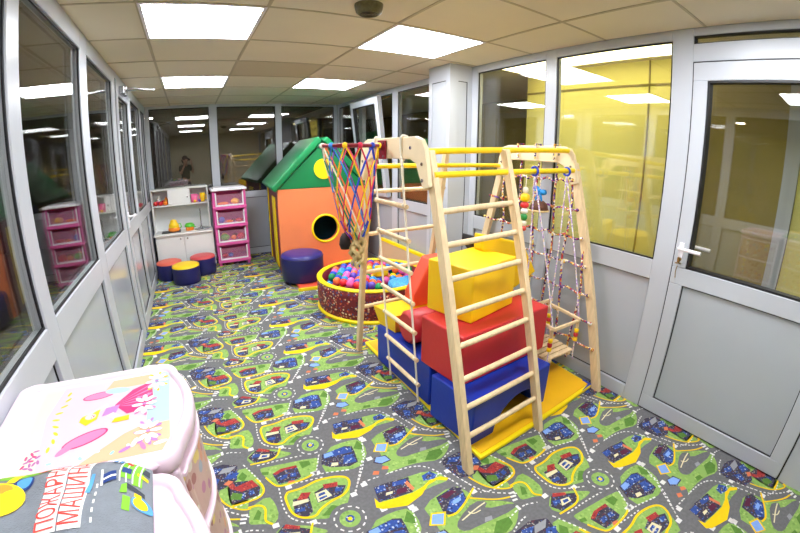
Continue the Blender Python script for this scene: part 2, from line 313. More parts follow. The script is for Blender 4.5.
# carpet: a printed street map woven into the floor
def make_floor():
    keys = 'agkyrdcblomws'
    cols = {'a': (110, 110, 112), 'g': (124, 160, 76), 'k': (92, 132, 60), 'y': (240, 200, 30), 'r': (176, 42, 42), 'd': (44, 40, 58), 'c': (222, 214, 176),
            'b': (40, 76, 158), 'l': (128, 164, 226), 'o': (214, 122, 84), 'm': (92, 44, 66), 'w': (222, 222, 220), 's': (150, 152, 156)}
    mats = [mat('carpet_'+k, cols[k], 0.95, var=0.12 if k in 'gak' else 0.05, scale=60, bump=0.4, bscale=500, spec=0.1) for k in keys]
    mats[keys.index('d')] = speckle('carpet_d', (58, 54, 70), [(44, 40, 58), (70, 96, 160), (110, 106, 110), (96, 48, 60), (40, 46, 90), (150, 146, 136)], 95, .95)
    mats[keys.index('b')] = speckle('carpet_b', (44, 74, 146), [(40, 70, 150), (110, 146, 210), (34, 44, 84), (60, 90, 170), (180, 190, 206)], 80, .95)
    mats[keys.index('r')] = speckle('carpet_r', (160, 52, 50), [(176, 44, 42), (120, 36, 44), (190, 90, 70)], 90, .95)
    mats[keys.index('g')] = speckle('carpet_g', (136, 172, 88), [(128, 166, 80), (148, 182, 94), (116, 154, 74), (158, 188, 104)], 55, .95)
    ix = {k: i for i, k in enumerate(keys)}
    V, F, MI = [], [], []
    def poly(p, k, z): o = len(V); V.extend((x, y, z) for x, y in p); F.append(list(range(o, o+len(p)))); MI.append(ix[k])
    def ribbon(pts, wd, k, z):
        n = len(pts); L = []; R = []
        for i in range(n):
            a = pts[max(i-1, 0)]; b = pts[min(i+1, n-1)]; dx, dy = b[0]-a[0], b[1]-a[1]; q = math.hypot(dx, dy) or 1
            nx, ny = -dy/q*wd/2, dx/q*wd/2; L.append((pts[i][0]+nx, pts[i][1]+ny)); R.append((pts[i][0]-nx, pts[i][1]-ny))
        for i in range(n-1): poly([L[i], L[i+1], R[i+1], R[i]], k, z)
    def smooth(p, it=2):
        for _ in range(it):
            q = [p[0]]
            for a, b in zip(p, p[1:]): q += [[a[0]*.75+b[0]*.25, a[1]*.75+b[1]*.25], [a[0]*.25+b[0]*.75, a[1]*.25+b[1]*.75]]
            p = q+[p[-1]]
        return p
    tile = []
    z = 0.0003
    for k, p in CARPET['P']:
        z += 0.00002
        if k == 'w': k = 's'
        if k == 'g' or k == 'a':
            q = smooth(p+[p[0]], 1)[1:-1]; tile.append(('p', q, k, z if k == 'a' else 0.0003))
        else: tile.append(('p', p, k, z))
    for k, wd, p in CARPET['L']:
        z += 0.00002; tile.append(('r', smooth(p), wd, k, z))
    for p in CARPET['D']:
        p = smooth(p); acc = 0; cur = [p[0]]
        for a, b in zip(p, p[1:]):
            d = math.hypot(b[0]-a[0], b[1]-a[1]); n = max(1, int(d/0.006))
            for i in range(n):
                t0, t1 = i/n, (i+1)/n
                if (acc % 0.026) < 0.014: tile.append(('r', [(a[0]+(b[0]-a[0])*t0, a[1]+(b[1]-a[1])*t0), (a[0]+(b[0]-a[0])*t1, a[1]+(b[1]-a[1])*t1)], 0.0075, 'w', 0.0006))
                acc += d/n
    for x, y in CARPET['W']: tile.append(('p', [(x-.016, y-.013), (x+.016, y-.013), (x+.016, y+.013), (x-.016, y+.013)], 'w', 0.0007))
    cx, cy = CARPET['R']
    def disc(r, k, z): tile.append(('p', [(cx+r*math.cos(t*PI/10), cy+r*math.sin(t*PI/10)) for t in range(20)], k, z))
    disc(.098, 'a', .0023); disc(.050, 'g', .0024); disc(.022, 'b', .0025); disc(.011, 'y', .0026)
    for i in range(0, 24, 2):
        t0, t1 = i*PI/12, (i+1)*PI/12
        tile.append(('r', [(cx+.074*math.cos(t), cy+.074*math.sin(t)) for t in (t0, t1)], .0075, 'w', .0026))
    for i in range(-2, 4):
        for j in range(-8, 14):
            ox, oy = i*1.21, i*.0875+j*.575
            if oy > YB+.3 or oy < YF-.9: continue
            for t in tile:
                q = [(x+ox, y+oy) for x, y in t[1]]
                if t[0] == 'p': poly(q, t[2], t[3])
                else: ribbon(q, t[2], t[3], t[4])
    x0, x1, y0, y1 = XL-.02, XR+.02, YF, YB+.02
    me = bpy.data.meshes.new('floor'); me.from_pydata(V, [], F)
    for m in mats: me.materials.append(m)
    me.polygons.foreach_set('material_index', MI)
    bm = bmesh.new(); bm.from_mesh(me)
    for c, n in (((x0, 0, 0), (-1, 0, 0)), ((x1, 0, 0), (1, 0, 0)), ((0, y0, 0), (0, -1, 0)), ((0, y1, 0), (0, 1, 0))):
        bmesh.ops.bisect_plane(bm, geom=bm.verts[:]+bm.edges[:]+bm.faces[:], plane_co=c, plane_no=n, clear_outer=True)
    vs = [bm.verts.new(p) for p in ((x0, y0, 0), (x1, y0, 0), (x1, y1, 0), (x0, y1, 0), (x0, y0, -.06), (x1, y0, -.06), (x1, y1, -.06), (x0, y1, -.06))]
    for f in ((0,1,2,3), (7,6,5,4), (4,5,1,0), (5,6,2,1), (6,7,3,2), (7,4,0,3)): bm.faces.new([vs[i] for i in f]).material_index = 0
    for f in bm.faces:
        f.normal_update()
        if abs(f.normal.z) > .9 and f.normal.z < 0 and f.calc_center_median().z > -.01: f.normal_flip()
    bm.to_mesh(me); bm.free()
    o = bpy.data.objects.new('floor', me); COL.objects.link(o)
    tag(o, 'green carpet printed with grey roads, yellow lines and little houses', kind='structure')
make_floor()

# suspended ceiling
COLX = [-0.245, 0.43, 1.225, 1.95]
ROWY = [-1.14, -0.47, 0.195, 0.86, 1.53, 2.20, 2.87, 3.53, 4.19, 4.86, 5.52, 6.19]
b = MB()
xs = [XL-.05]+COLX+[XR+.05]; ys = [YF]+ROWY+[YB+.05]
LIGHTS = [(0, 2), (2, 2), (0, 5), (2, 5), (0, 8), (2, 8)]
for i in range(len(xs)-1):
    for j in range(len(ys)-1):
        if (i-1, j-1) in LIGHTS: b.box((xs[i], ys[j], H+.05), (xs[i+1], ys[j+1], H+.06), 0)
        else: b.box((xs[i], ys[j], H), (xs[i+1], ys[j+1], H+.02), 1 if (i, j) == (2, 8) else 0)
for x in COLX: b.box((x-.010, YF, H-.004), (x+.010, YB, H+.001), 2)
for y in ROWY: b.box((XL, y-.008, H-.0035), (XR, y+.008, H+.001), 2)
tag(b.build('ceiling', [CEIL, CEILD, CEILG]), 'beige suspended ceiling of square tiles', kind='structure')
LL = ['square ceiling light panel over the camera on the left, beyond the picture', 'square ceiling light panel over the camera on the right, beyond the picture',
      'large bright square ceiling light nearest on the left, cut by the top of the picture', 'bright square ceiling light above the climbing frame beside the box pillar',
      'bright square ceiling light over the stools at the far left end of the room', 'bright square ceiling light above the green-roofed playhouse']
for (i, j), lb in zip(LIGHTS, LL):
    x0, x1, y0, y1 = COLX[i], COLX[i+1], ROWY[j], ROWY[j+1]
    t = thing('ceiling_light', ((x0+x1)/2, (y0+y1)/2, H), lb, 'ceiling light', 'square light panels in the ceiling')
    f = MB()
    for a, c in (((x0, y0), (x1, y0+.02)), ((x0, y1-.02), (x1, y1)), ((x0, y0+.02), (x0+.02, y1-.02)), ((x1-.02, y0+.02), (x1, y1-.02))):
        f.box((a[0], a[1], H-.006), (c[0], c[1], H+.03))
    f.build('frame', WHITEP, t)
    d = MB(); d.box((x0+.02, y0+.02, H-.003), (x1-.02, y1-.02, H+.012)); d.build('diffuser', DIFF, t)
d = MB(); d.lathe((.93, 1.99, H-.055), [(.055, 0), (.07, .012), (.075, .03), (.078, .055)], 28)
t = thing('ceiling_speaker', (.93, 1.99, H), 'round olive-brown speaker fixed to the ceiling tiles', 'speaker')
d.build('housing', mat('olive_metal', (104, 98, 62), 0.5, var=.25, scale=60), t)
d = MB()
for k in range(3): d.tube(ring((.93, 1.99, H-.056), .018+.014*k, 20), .002, 5, closed=True)
d.build('grille', BLACK, t)

# glazed aluminium partitions: S maps (along, up, into the room) to world
SIDES = {'left': lambda u, z, d: (XL+d, u, z), 'right': lambda u, z, d: (XR-d, u, z), 'back': lambda u, z, d: (u, YB-d, z)}
WN = [0]
def bx(mb, side, u0, u1, z0, z1, d0, d1, m=0):
    p, q = SIDES[side](u0, z0, d0), SIDES[side](u1, z1, d1)
    mb.box(tuple(min(a, c) for a, c in zip(p, q)), tuple(max(a, c) for a, c in zip(p, q)), m)
def gask(mb, side, u0, u1, z0, z1, d0, d1, wd=.012):
    bx(mb, side, u0, u1, z0, z0+wd, d0, d1); bx(mb, side, u0, u1, z1-wd, z1, d0, d1)
    bx(mb, side, u0, u0+wd, z0+wd, z1-wd, d0, d1); bx(mb, side, u1-wd, u1, z0+wd, z1-wd, d0, d1)
def pane(side, u0, u1, z0, z1, label):
    WN[0] += 1
    g = MB(); bx(g, side, u0, u1, z0, z1, -.05, -.026)
    o = g.build('window_%d' % WN[0], GLASS); tag(o, label, kind='structure')
    k = MB(); gask(k, side, u0, u1, z0, z1, -.018, -.009, .010); k.build('gasket', GASK, o)
    return o
def panel(mb, side, u0, u1, z0=.10, z1=.885):
    bx(mb, side, u0, u1, z0, z1, -.05, -.022, 1); gask2(mb, side, u0, u1, z0, z1)
def gask2(mb, side, u0, u1, z0, z1):
    wd = .007
    for a in ((u0, u1, z0, z0+wd), (u0, u1, z1-wd, z1), (u0, u0+wd, z0, z1), (u1-wd, u1, z0, z1)): bx(mb, side, *a, -.05, -.016, 2)
def partition(side, posts, bays, u0, u1, top=2.335, sill0=.885, sill1=1.01, base=.10):
    """posts and bays are (u0, u1) spans; a bay flagged False is a door opening"""
    mb = MB()
    for a, c in posts: bx(mb, side, a, c, 0, H, -.06, 0)
    for a, c, win in bays:
        if not win: continue
        bx(mb, side, a, c, top, H, -.06, 0); bx(mb, side, a, c, sill0, sill1, -.06, 0); bx(mb, side, a, c, 0, base, -.06, 0)
        panel(mb, side, a, c, base, sill0)
    o = mb.build('wall_%s' % side, [FRAME, PANEL, GASK], bevel=.003, seg=1)
    tag(o, 'light grey aluminium partition on the %s side' % side, kind='structure')
    return o
TOP = 2.335
partition('left', [(YF, -1.2), (-.16, -.04), (1.535, 1.655), (2.62, 2.79), (3.70, 3.86), (4.70, 4.86), (5.72, 5.86), (6.33, YB)],
          [(-1.2, -.16, 1), (-.04, 1.535, 1), (1.655, 2.62, 1), (2.79, 3.70, 1), (4.86, 5.72, 1), (5.86, 6.33, 1)], YF, YB, top=2.29, sill0=.905, sill1=1.035)
for a, c, lb in ((-1.2, -.16, 'glass pane of the left partition behind the camera'), (-.04, 1.535, 'nearest glass pane of the left partition beside the pink chests'), (1.655, 2.62, 'wide glass pane of the left partition mirroring the pink drawer tower'),
                 (2.79, 3.70, 'third glass pane along the left partition'), (4.86, 5.72, 'narrow glass pane past the left door'), (5.86, 6.33, 'last glass pane of the left partition by the play kitchen')):
    pane('left', a, c, 1.035, 2.29, lb)
partition('right', [(YF, -1.3), (-.20, -.07), (.93, 1.06), (1.945, 2.05), (2.845, 2.93), (3.26, 3.31), (4.34, 4.48), (5.40, 5.52), (6.34, YB)],
          [(-1.3, -.20, 1), (1.06, 1.945, 1), (2.05, 2.845, 1), (3.31, 4.34, 1), (4.48, 5.40, 1), (5.52, 6.34, 1)], YF, YB)
for a, c, lb in ((-1.3, -.20, 'glass pane past the right door'), (1.06, 1.945, 'wide glass pane with a yellow wall behind, beside the door'), (2.05, 2.845, 'glass pane between the box pillar and the yellow one'),
                 (3.31, 4.34, 'glass pane behind the box pillar'), (5.52, 6.34, 'glass pane in the far right corner')):
    pane('right', a, c, 1.01, TOP, lb)
partition('back', [(XL, XL+.06), (.33, .45), (1.365, 1.465), (2.36, XR)], [(XL+.06, .33, 1), (.45, 1.365, 1), (1.465, 2.36, 1)], XL, XR, top=2.36, sill0=.93, sill1=1.03)
for a, c, lb in ((XL+.06, .33, 'glass pane above the play kitchen'), (.45, 1.365, 'glass pane above the pink drawer tower'), (1.465, 2.36, 'glass pane behind the playhouse roof')):
    pane('back', a, c, 1.03, 2.36, lb)
b = MB(); b.box((XL-.06, YF-.1, 0), (XR+.06, YF, H)); tag(b.build('wall_front', mat('cream_wall', (206, 196, 170), .8)), kind='structure')
# box pillar on the right
b = MB()
px0, px1, py0, py1 = 2.168, XR, 2.93, 3.26
b.box((px0, py0, 0), (px1, py1, H))
for a in ((px0-.006, py0+.0, 0, py0+.055), (px0-.006, py1-.055, 0, py1)): b.box((a[0], a[1], 0), (px0, a[3], H))
b.box((px0-.006, py0+.055, 2.25), (px0, py1-.055, H)); b.box((px0-.006, py0+.055, 0), (px0, py1-.055, .12))
b.box((px0-.003, py0+.055, .12), (px0, py0+.06, 2.25), 2); b.box((px0-.003, py0+.06, 2.244), (px0, py1-.055, 2.25), 2)
b.box((px0-.006, py0-.006, 0), (px0+.09, py0, H)); b.box((px1-.055, py0-.006, 0), (px1, py0, H)); b.box((px0+.09, py0-.006, 2.25), (px1-.055, py0, H))
b.box((px1-.062, py0-.003, .1), (px1-.055, py0, 2.25), 2); b.box((px0+.09, py0-.003, 2.244), (px1-.055, py0, 2.25), 2)
tag(b.build('trim_1', [FRAME, PANEL, GASK]), 'light grey boxed pillar against the right partition', kind='structure')
# right door
d1 = bpy.data.objects.new('door_1', None); COL.objects.link(d1); d1.location = (XR, .93, 0)
tag(d1, 'light grey glazed door with a white lever handle', kind='structure')
m = MB(); bx(m, 'right', -.07, .93, 2.20, 2.305, -.06, 0); bx(m, 'right', -.07, .93, 2.352, H, -.06, 0); m.build('frame', FRAME, d1, bevel=.003, seg=1)
m = MB(); bx(m, 'right', -.07, .93, 2.305, 2.352, -.05, -.026); m.build('transom_pane', GLASS, d1)
m = MB(); gask(m, 'right', -.07, .93, 2.305, 2.352, -.054, -.01, .006); m.build('transom_gasket', GASK, d1)
m = MB()
for a in ((-.062, .922, 2.088, 2.192), (-.062, .922, .905, 1.01), (-.062, .922, .012, .115), (.838, .922, .115, 2.088), (-.062, .024, .115, 2.088)):
    if a[2] == .115: bx(m, 'right', a[0], a[1], .115, .905, -.055, .012); bx(m, 'right', a[0], a[1], 1.01, 2.088, -.055, .012)
    else: bx(m, 'right', *a, -.055, .012)
m.build('leaf', FRAME, d1, bevel=.003, seg=1)
m = MB(); bx(m, 'right', .024, .838, .115, .905, -.05, -.006); m.build('lower_panel', PANEL, d1)
m = MB(); gask(m, 'right', .024, .838, .115, .905, -.05, .003, .005); gask(m, 'right', .024, .838, 1.01, 2.088, -.052, .008, .012)
gask(m, 'right', -.07, .93, .004, 2.2, -.05, .001, .007); m.build('gasket', GASK, d1)
m = MB(); bx(m, 'right', .024, .838, 1.01, 2.088, -.05, -.026); m.build('pane', GLASS, d1)
m = MB(); hx = XR-.012
m.box((hx-.012, .865, 1.04), (hx, .895, 1.16)); m.tube([(hx-.005, .88, 1.13), (hx-.05, .88, 1.13), (hx-.055, .87, 1.13), (hx-.055, .745, 1.128)], .011, 10)
m.box((XR+.055, .865, 1.04), (XR+.067, .895, 1.16)); m.tube([(XR+.06, .88, 1.13), (XR+.10, .88, 1.13), (XR+.105, .87, 1.13), (XR+.105, .745, 1.128)], .011, 10)
tag(m.build('handle', WHITEP, d1, bevel=.002), 'white lever handle')
m = MB(); m.lathe((hx-.02, .88, 1.062), [(.012, 0), (.012, .03)], 14, axis='x'); m.tube(ring((hx-.03, .88, 1.04), .016, 14), .002, 5, closed=True)
m.box((hx-.034, .874, 1.045), (hx-.02, .886, 1.075)); m.tube([(hx-.03, .88, 1.025), (hx-.03, .885, .985), (hx-.03, .88, .95)], .0025, 5)
m.build('lock', BRASS, d1)
# left door with a closer
d2 = bpy.data.objects.new('door_2', None); COL.objects.link(d2); d2.location = (XL, 3.86, 0)
tag(d2, 'light grey glazed door in the left partition with a door closer', kind='structure')
m = MB(); bx(m, 'left', 3.86, 4.70, 2.345, H, -.06, 0); m.build('frame', FRAME, d2)
m = MB()
for a in ((3.868, 4.692, 2.21, 2.34), (3.868, 4.692, .915, 1.06), (3.868, 4.692, .012, .13)): bx(m, 'left', *a, -.055, .010)
for u in ((3.868, 3.97), (4.60, 4.692)):
    for z in ((.13, .915), (1.06, 2.21)): bx(m, 'left', *u, *z, -.055, .010)
m.build('leaf', FRAME, d2, bevel=.003, seg=1)
m = MB(); bx(m, 'left', 3.97, 4.60, .13, .915, -.05, -.008); m.build('lower_panel', PANEL, d2)
m = MB(); bx(m, 'left', 3.97, 4.60, 1.06, 2.21, -.05, -.026); m.build('pane', GLASS, d2)
m = MB(); gask(m, 'left', 3.97, 4.60, 1.06, 2.21, -.014, -.002, .010); gask(m, 'left', 3.97, 4.60, .13, .915, -.05, .002, .005); gask(m, 'left', 3.86, 4.70, .004, 2.345, -.05, .001, .006); m.build('gasket', GASK, d2)
m = MB(); bx(m, 'left', 4.02, 4.26, 2.235, 2.30, .010, .055); m.tube([(XL+.04, 4.2, 2.31), (XL+.30, 4.42, 2.315)], .008, 8); m.tube([(XL+.30, 4.42, 2.32), (XL+.02, 4.6, 2.35)], .008, 8)
m.lathe((XL+.04, 4.2, 2.30), [(.018, 0), (.018, .02)], 12); tag(m.build('door_closer', METAL, d2, bevel=.004), 'steel door closer with its arm')
m = MB(); m.box((XL+.01, 3.90, 1.02), (XL+.02, 3.93, 1.16)); m.tube([(XL+.012, 3.915, 1.12), (XL+.055, 3.915, 1.12), (XL+.06, 3.93, 1.12), (XL+.06, 4.05, 1.12)], .010, 8); m.build('handle', WHITEP, d2)
# the tilted-open window sash far right
hing = Vector((XR-.005, 0, 1.015)); th = math.radians(6.6)
def sx(y, z, d): # sash leaning into the room from its bottom edge
    return (hing.x-d*math.cos(th)-z*math.sin(th), y, hing.z+z*math.cos(th)-d*math.sin(th))
def sbox(m, y0, y1, z0, z1, d0=0, d1=.06, k=0):
    vs = [sx(y, z, d) for z in (z0, z1) for y, d in ((y0, d0), (y1, d0), (y1, d1), (y0, d1))]
    m.add(vs, [(0,3,2,1),(4,5,6,7),(0,1,5,4),(1,2,6,5),(2,3,7,6),(3,0,4,7)], k)
WN[0] += 1
s = bpy.data.objects.new('window_%d' % WN[0], None); COL.objects.link(s); s.location = (XR, 4.48, 1.01); tag(s, 'white window sash tilted open at the top behind the playhouse', kind='structure')
m = MB(); y0, y1, hh = 4.49, 5.36, 1.29
sbox(m, y0, y1, 0, .085); sbox(m, y0, y1, hh-.085, hh); sbox(m, y0, y0+.085, .085, hh-.085); sbox(m, y1-.085, y1, .085, hh-.085); m.build('sash_frame', FRAME, s, bevel=.003, seg=1)
m = MB(); sbox(m, y0+.085, y1-.085, .085, hh-.085, .02, .044); m.build('pane', GLASS, s)
m = MB()
for a in ((y0+.085, y1-.085, .085, .095), (y0+.085, y1-.085, hh-.095, hh-.085), (y0+.085, y0+.097, .095, hh-.095), (y1-.097, y1-.085, .095, hh-.095)): sbox(m, *a, .01, .062)
m.build('gasket', GASK, s)
m = MB(); sbox(m, y0+.02, y0+.06, .48, .58, .06, .07); sbox(m, y0+.03, y0+.05, .42, .56, .07, .10); m.build('handle', WHITEP, s, bevel=.002)
m = MB(); m.tube([(XR-.015, 4.50, 2.30), (XR-.13, 4.505, 2.26)], .006, 6); m.build('stay', BRASS, s)

# what lies beyond the glass: a yellow room on the right, dark rooms left and behind
YWALL = mat('yellow_wall', (224, 214, 124), .7, var=.03, scale=2)
OLIVE = mat('olive_wall', (134, 120, 62), .7, var=.1, scale=3)
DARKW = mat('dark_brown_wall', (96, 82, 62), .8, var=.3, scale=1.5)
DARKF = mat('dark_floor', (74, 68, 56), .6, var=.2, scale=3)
def plainbox(name, a, c, m, lb=None):
    q = MB(); q.box(a, c); o = q.build(name, m); tag(o, lb, kind='structure'); return o
plainbox('wall_yellow_room', (3.25, 1.28, 0), (3.35, 3.0, 2.5), YWALL, 'yellow wall seen through the window beside the door')
plainbox('trim_2', (3.238, 1.61, 0), (3.25, 1.622, 2.5), OLIVE)
plainbox('trim_3', (3.238, 1.28, 2.24), (3.25, 3.0, 2.255), OLIVE)
plainbox('wall_dim_olive', (3.25, .50, 0), (3.33, 1.28, 2.5), OLIVE, 'wall darkened to olive brown for the dimmer light behind the door glass')  # less lit stretch of wall, its dimness put into the colour
plainbox('trim_4', (3.20, .42, 0), (3.30, .52, 2.5), PANEL)
plainbox('wall_yellow_far', (3.25, -3, 0), (3.35, .42, 2.5), YWALL, 'yellow wall seen at the far edge of the door glass')
plainbox('wall_grey_beyond', (4.6, 3.0, 0), (4.7, 9.5, 2.5), OLIVE, 'dark wall of the room beyond the right glass')
plainbox('floor_beyond_right', (XR+.1, -3, -.06), (4.7, 9.5, 0), DARKF)
plainbox('ceiling_beyond_right', (XR+.06, -3, H+.05), (4.7, 9.5, H+.12), CEIL)
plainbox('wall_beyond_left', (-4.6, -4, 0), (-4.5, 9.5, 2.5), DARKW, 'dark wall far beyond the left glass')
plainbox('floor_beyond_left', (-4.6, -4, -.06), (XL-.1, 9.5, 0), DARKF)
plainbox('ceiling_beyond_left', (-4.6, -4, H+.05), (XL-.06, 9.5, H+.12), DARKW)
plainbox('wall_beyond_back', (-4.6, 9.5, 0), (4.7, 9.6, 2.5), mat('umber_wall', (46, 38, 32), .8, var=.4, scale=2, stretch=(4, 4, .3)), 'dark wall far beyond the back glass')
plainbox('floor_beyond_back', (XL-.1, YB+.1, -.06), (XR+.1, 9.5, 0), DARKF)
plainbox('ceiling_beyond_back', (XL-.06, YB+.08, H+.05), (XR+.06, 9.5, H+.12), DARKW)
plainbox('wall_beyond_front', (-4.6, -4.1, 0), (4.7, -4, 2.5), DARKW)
q = MB(); q.box((2.72, 1.25, H+.025), (3.05, 2.9, H+.05)); o = q.build('ceiling_light', emit('next_room_fill', (255, 244, 190), FILL_NEXT)); tag(o, 'added light panel that brightens the yellow room beyond the right glass', 'ceiling light')  # added panel, put in so the yellow wall gets light
CURT = mat('olive_curtain', (120, 108, 44), .8, var=.3, scale=3)
q = MB(); n = 60; vs = []
for i in range(n+1):
    yy = -.9+1.9*i/n
    for zz in (0.0, 2.4): vs.append((-1.35+.035*math.sin(i*1.3), yy, zz))
    for zz in (2.4, .0): vs.append((-1.37+.035*math.sin(i*1.3), yy, zz))
q.add(vs, [(4*i+a, 4*i+(a+1) % 4, 4*i+4+(a+1) % 4, 4*i+4+a) for i in range(n) for a in range(4)]+[(0, 1, 2, 3), (4*n+3, 4*n+2, 4*n+1, 4*n)], 0, True)
one(q, 'curtain', CURT, 'olive yellow curtain behind the nearest left glass', 'curtain')

DL = emit('downlight', (255, 240, 216), 45.0)
for p, lb_ in (((-.75, 8.5), 'small round downlight beyond the back glass on the left'), ((2.0, 8.5), 'small round downlight beyond the back glass behind the playhouse'), ((3.7, 5.0), 'small round light added to brighten the room beyond the right glass'), ((-2.6, 5.2), 'small round downlight beyond the far end of the left glass'), ((-2.6, 2.0), 'small round downlight beyond the near end of the left glass')):  # the one beyond the right glass is added to lighten its wall
    t = thing('downlight', (p[0], p[1], H+.05), lb_, 'ceiling light', 'downlights in the dark rooms')
    q = MB(); q.lathe((p[0], p[1], H+.038), [(.085, 0), (.085, .012)], 20); q.build('diffuser', DL, t)
    q = MB(); q.tube(ring((p[0], p[1], H+.044), .092, 24), .008, 6, closed=True); q.build('rim', WHITEP, t)
# ------------------------------------------------------------ climbing frame
gym = thing('climbing_gym', (1.7, 1.95, 0), 'tall pale wooden climbing frame with yellow top bars on the yellow mat', 'climbing frame')
AF, AT = Vector((1.075, 1.15, 0)), Vector((1.095, 1.645, 1.60))       # near left leg
BF, BT = Vector((1.135, 2.68, 0)), Vector((1.105, 2.33, 1.60))        # far left leg
DF, DT = Vector((2.340, 1.235, 0)), Vector((2.365, 1.715, 1.56))       # near right leg
EF, ET = Vector((2.375, 2.86, 0)), Vector((2.365, 2.40, 1.60))        # far right leg
SF, ST = Vector((1.655, 1.185, 0)), Vector((1.630, 1.665, 1.62))      # near middle stile
UF, UT = Vector((1.760, 2.72, 0)), Vector((1.735, 2.37, 1.62))        # far middle stile
def at(p, q, z): return p+(q-p)*((z-p.z)/(q.z-p.z))
for p, q, wd in ((AF, AT, .058), (BF, BT, .05), (DF, DT, .066), (EF, ET, .066), (SF, ST, .052), (UF, UT, .046)):
    m = MB(); d = (q-p).normalized(); e = Vector((0, d.z, -d.y)); k = wd/2
    vs = []
    for c in (p, q):
        for sx_, sy_ in ((-1,-1),(1,-1),(1,1),(-1,1)):
            v = c+Vector((sx_*.018, 0, 0))+(Vector((0, sy_*k/d.z, 0)))
            vs.append(v)
    m.add(vs, [(3,2,1,0),(4,5,6,7),(0,1,5,4),(1,2,6,5),(2,3,7,6),(3,0,4,7)])
    m.build('leg', WOOD, gym, bevel=.005)
def arch(x, y0, y1, o, name_y):
    # plywood arch in the plane x, feet of the arch at y0 / y1
    P = [(y0-.030, 1.42), (y0-.005, 1.55), (y0+.012, 1.61), (y0+.045, 1.652), (y0+.10, 1.668), (y1-.10, 1.668), (y1-.045, 1.652), (y1-.012, 1.61), (y1+.005, 1.55), (y1+.030, 1.42),
         (y1-.02, 1.405), (y1-.06, 1.47), (y1-.09, 1.53), (y1-.15, 1.552), (y0+.15, 1.552), (y0+.09, 1.53), (y0+.06, 1.47), (y0+.02, 1.405)]
    m = MB(); m.prism([(x, y, z) for y, z in P], (.028, 0, 0)); m.build('arch', WOODX, gym, bevel=.006)
    for y, z in ((y0+.03, 1.53), (y0+.025, 1.45), (y0+.14, 1.61), (y1-.03, 1.53), (y1-.14, 1.61)):
        q = MB(); q.lathe((x-.004, y, z), [(.009, 0), (.009, .008)], 10, axis='x'); q.build('bolt', METAL, gym)
arch(1.046, 1.600, 2.36, .02, 0)
arch(2.318, 1.672, 2.43, .02, 0)
RZ = [1.300, 1.140, .980, .820, .657, .490, .343, .190]
for z in RZ:
    m = MB(); p, q = at(AF, AT, z), at(SF, ST, z+.02); e = (q-p).normalized(); m.tube([p-e*.006, q+e*.02], .0155, 12); m.build('rung', WOOD, gym)
for z in (1.325, 1.02, .72, .42):
    m = MB(); p, q = at(BF, BT, z), at(UF, UT, z); e = (q-p).normalized(); m.tube([p-e*.006, q+e*.03], .0150, 12); m.build('rung', WOOD, gym)
for p, q in (((1.076, 1.650, 1.592), (2.345, 1.735, 1.640)), ((1.085, 1.585, 1.478), (2.385, 1.682, 1.507)), ((1.085, 2.335, 1.495), (2.345, 2.425, 1.497))):
    m = MB(); m.tube([p, q], .0165, 14); m.build('crossbar', YBAR, gym)
# yellow mat under it
mz = .038
one_mat = thing('gym_mat', (1.75, 1.95, 0), 'thin yellow folding gym mat under the climbing frame', 'mat')
m = MB(); Pm = [(1.175, 1.170), (2.322, 1.272), (2.400, 2.70), (1.215, 2.735)]
m.prism([(x, y, .006) for x, y in Pm], (0, 0, mz-.012)); m.build('pad', VLEM, one_mat, bevel=.006)
m = MB()
def inset(P, k):
    c = (sum(p[0] for p in P)/4, sum(p[1] for p in P)/4); return [(c[0]+(p[0]-c[0])*k, c[1]+(p[1]-c[1])*k) for p in P]
m.prism([(x, y, mz-.0065) for x, y in inset(Pm, .968)], (0, 0, .006)); m.build('cover', VY2, one_mat, bevel=.003)
m = MB(); m.prism([(x, y, 0) for x, y in inset(Pm, .995)], (0, 0, .007)); m.build('underside', VB, one_mat)
m = MB(); m.prism([(2.20, 1.264, mz-.005), (2.322, 1.275, mz-.005), (2.327, 1.35, mz-.005), (2.31, 1.35, mz-.005), (2.30, 1.29, mz-.005)], (0, 0, .006)); m.build('blue_seam', VB, one_mat)

# ------------------------------------------------------------ soft building blocks
def rotbox(name, c, sx_, sy_, z0, z1, deg, m_, label, group='soft building blocks', bev=.010, cut=None):
    """a vinyl covered foam block; c is its near left corner"""
    a = math.radians(deg); u = Vector((math.cos(a), math.sin(a), 0)); v = Vector((-math.sin(a), math.cos(a), 0)); c = Vector((c[0], c[1], 0))
    q = MB()
    if cut:   # a bridge block: half-round opening through its depth
        r = cut; mid = sx_*.60; poly = [(0, z0), (mid-r, z0)]
        for i in range(1, 12):
            t = PI-PI*i/12; poly.append((mid+r*math.cos(t), z0+r*.88*math.sin(t)))
        poly += [(mid+r, z0), (sx_, z0), (sx_, z1), (0, z1)]
        q.prism([c+u*x+Vector((0, 0, z)) for x, z in poly], v*sy_)
    else:
        q.prism([c, c+u*sx_, c+u*sx_+v*sy_, c+v*sy_], (0, 0, z1-z0)); q.v = [(x, y, z+z0) for x, y, z in q.v]
    return one(q, name, m_, label, 'soft block', group, bevel=bev, seg=3)
ZT = mz
rotbox('bridge_block', (1.180, 1.270), .685, .365, ZT, .335, 5.5, VB, 'blue foam bridge block with an arched opening, lowest behind the wooden ladder', cut=.222)
rotbox('foam_block', (1.188, 1.712), .56, .70, ZT, .335, 1.0, VB, 'blue foam block lying behind the rope ladder')
rotbox('foam_block', (1.20, 1.435), .775, .36, .337, .648, 5.0, VR, 'big red foam block on top of the blue bridge')
rotbox('foam_block', (1.340, 1.545), .455, .34, .650, .968, 14.0, VY, 'bright yellow foam block on top of the red one')
q = MB(); P0 = [(1.225, 2.22), (1.60, 2.22), (1.60, 2.42), (1.200, 2.42)]; P1 = [(1.215, 2.20), (1.60, 2.20), (1.60, 2.46), (1.170, 2.46)]
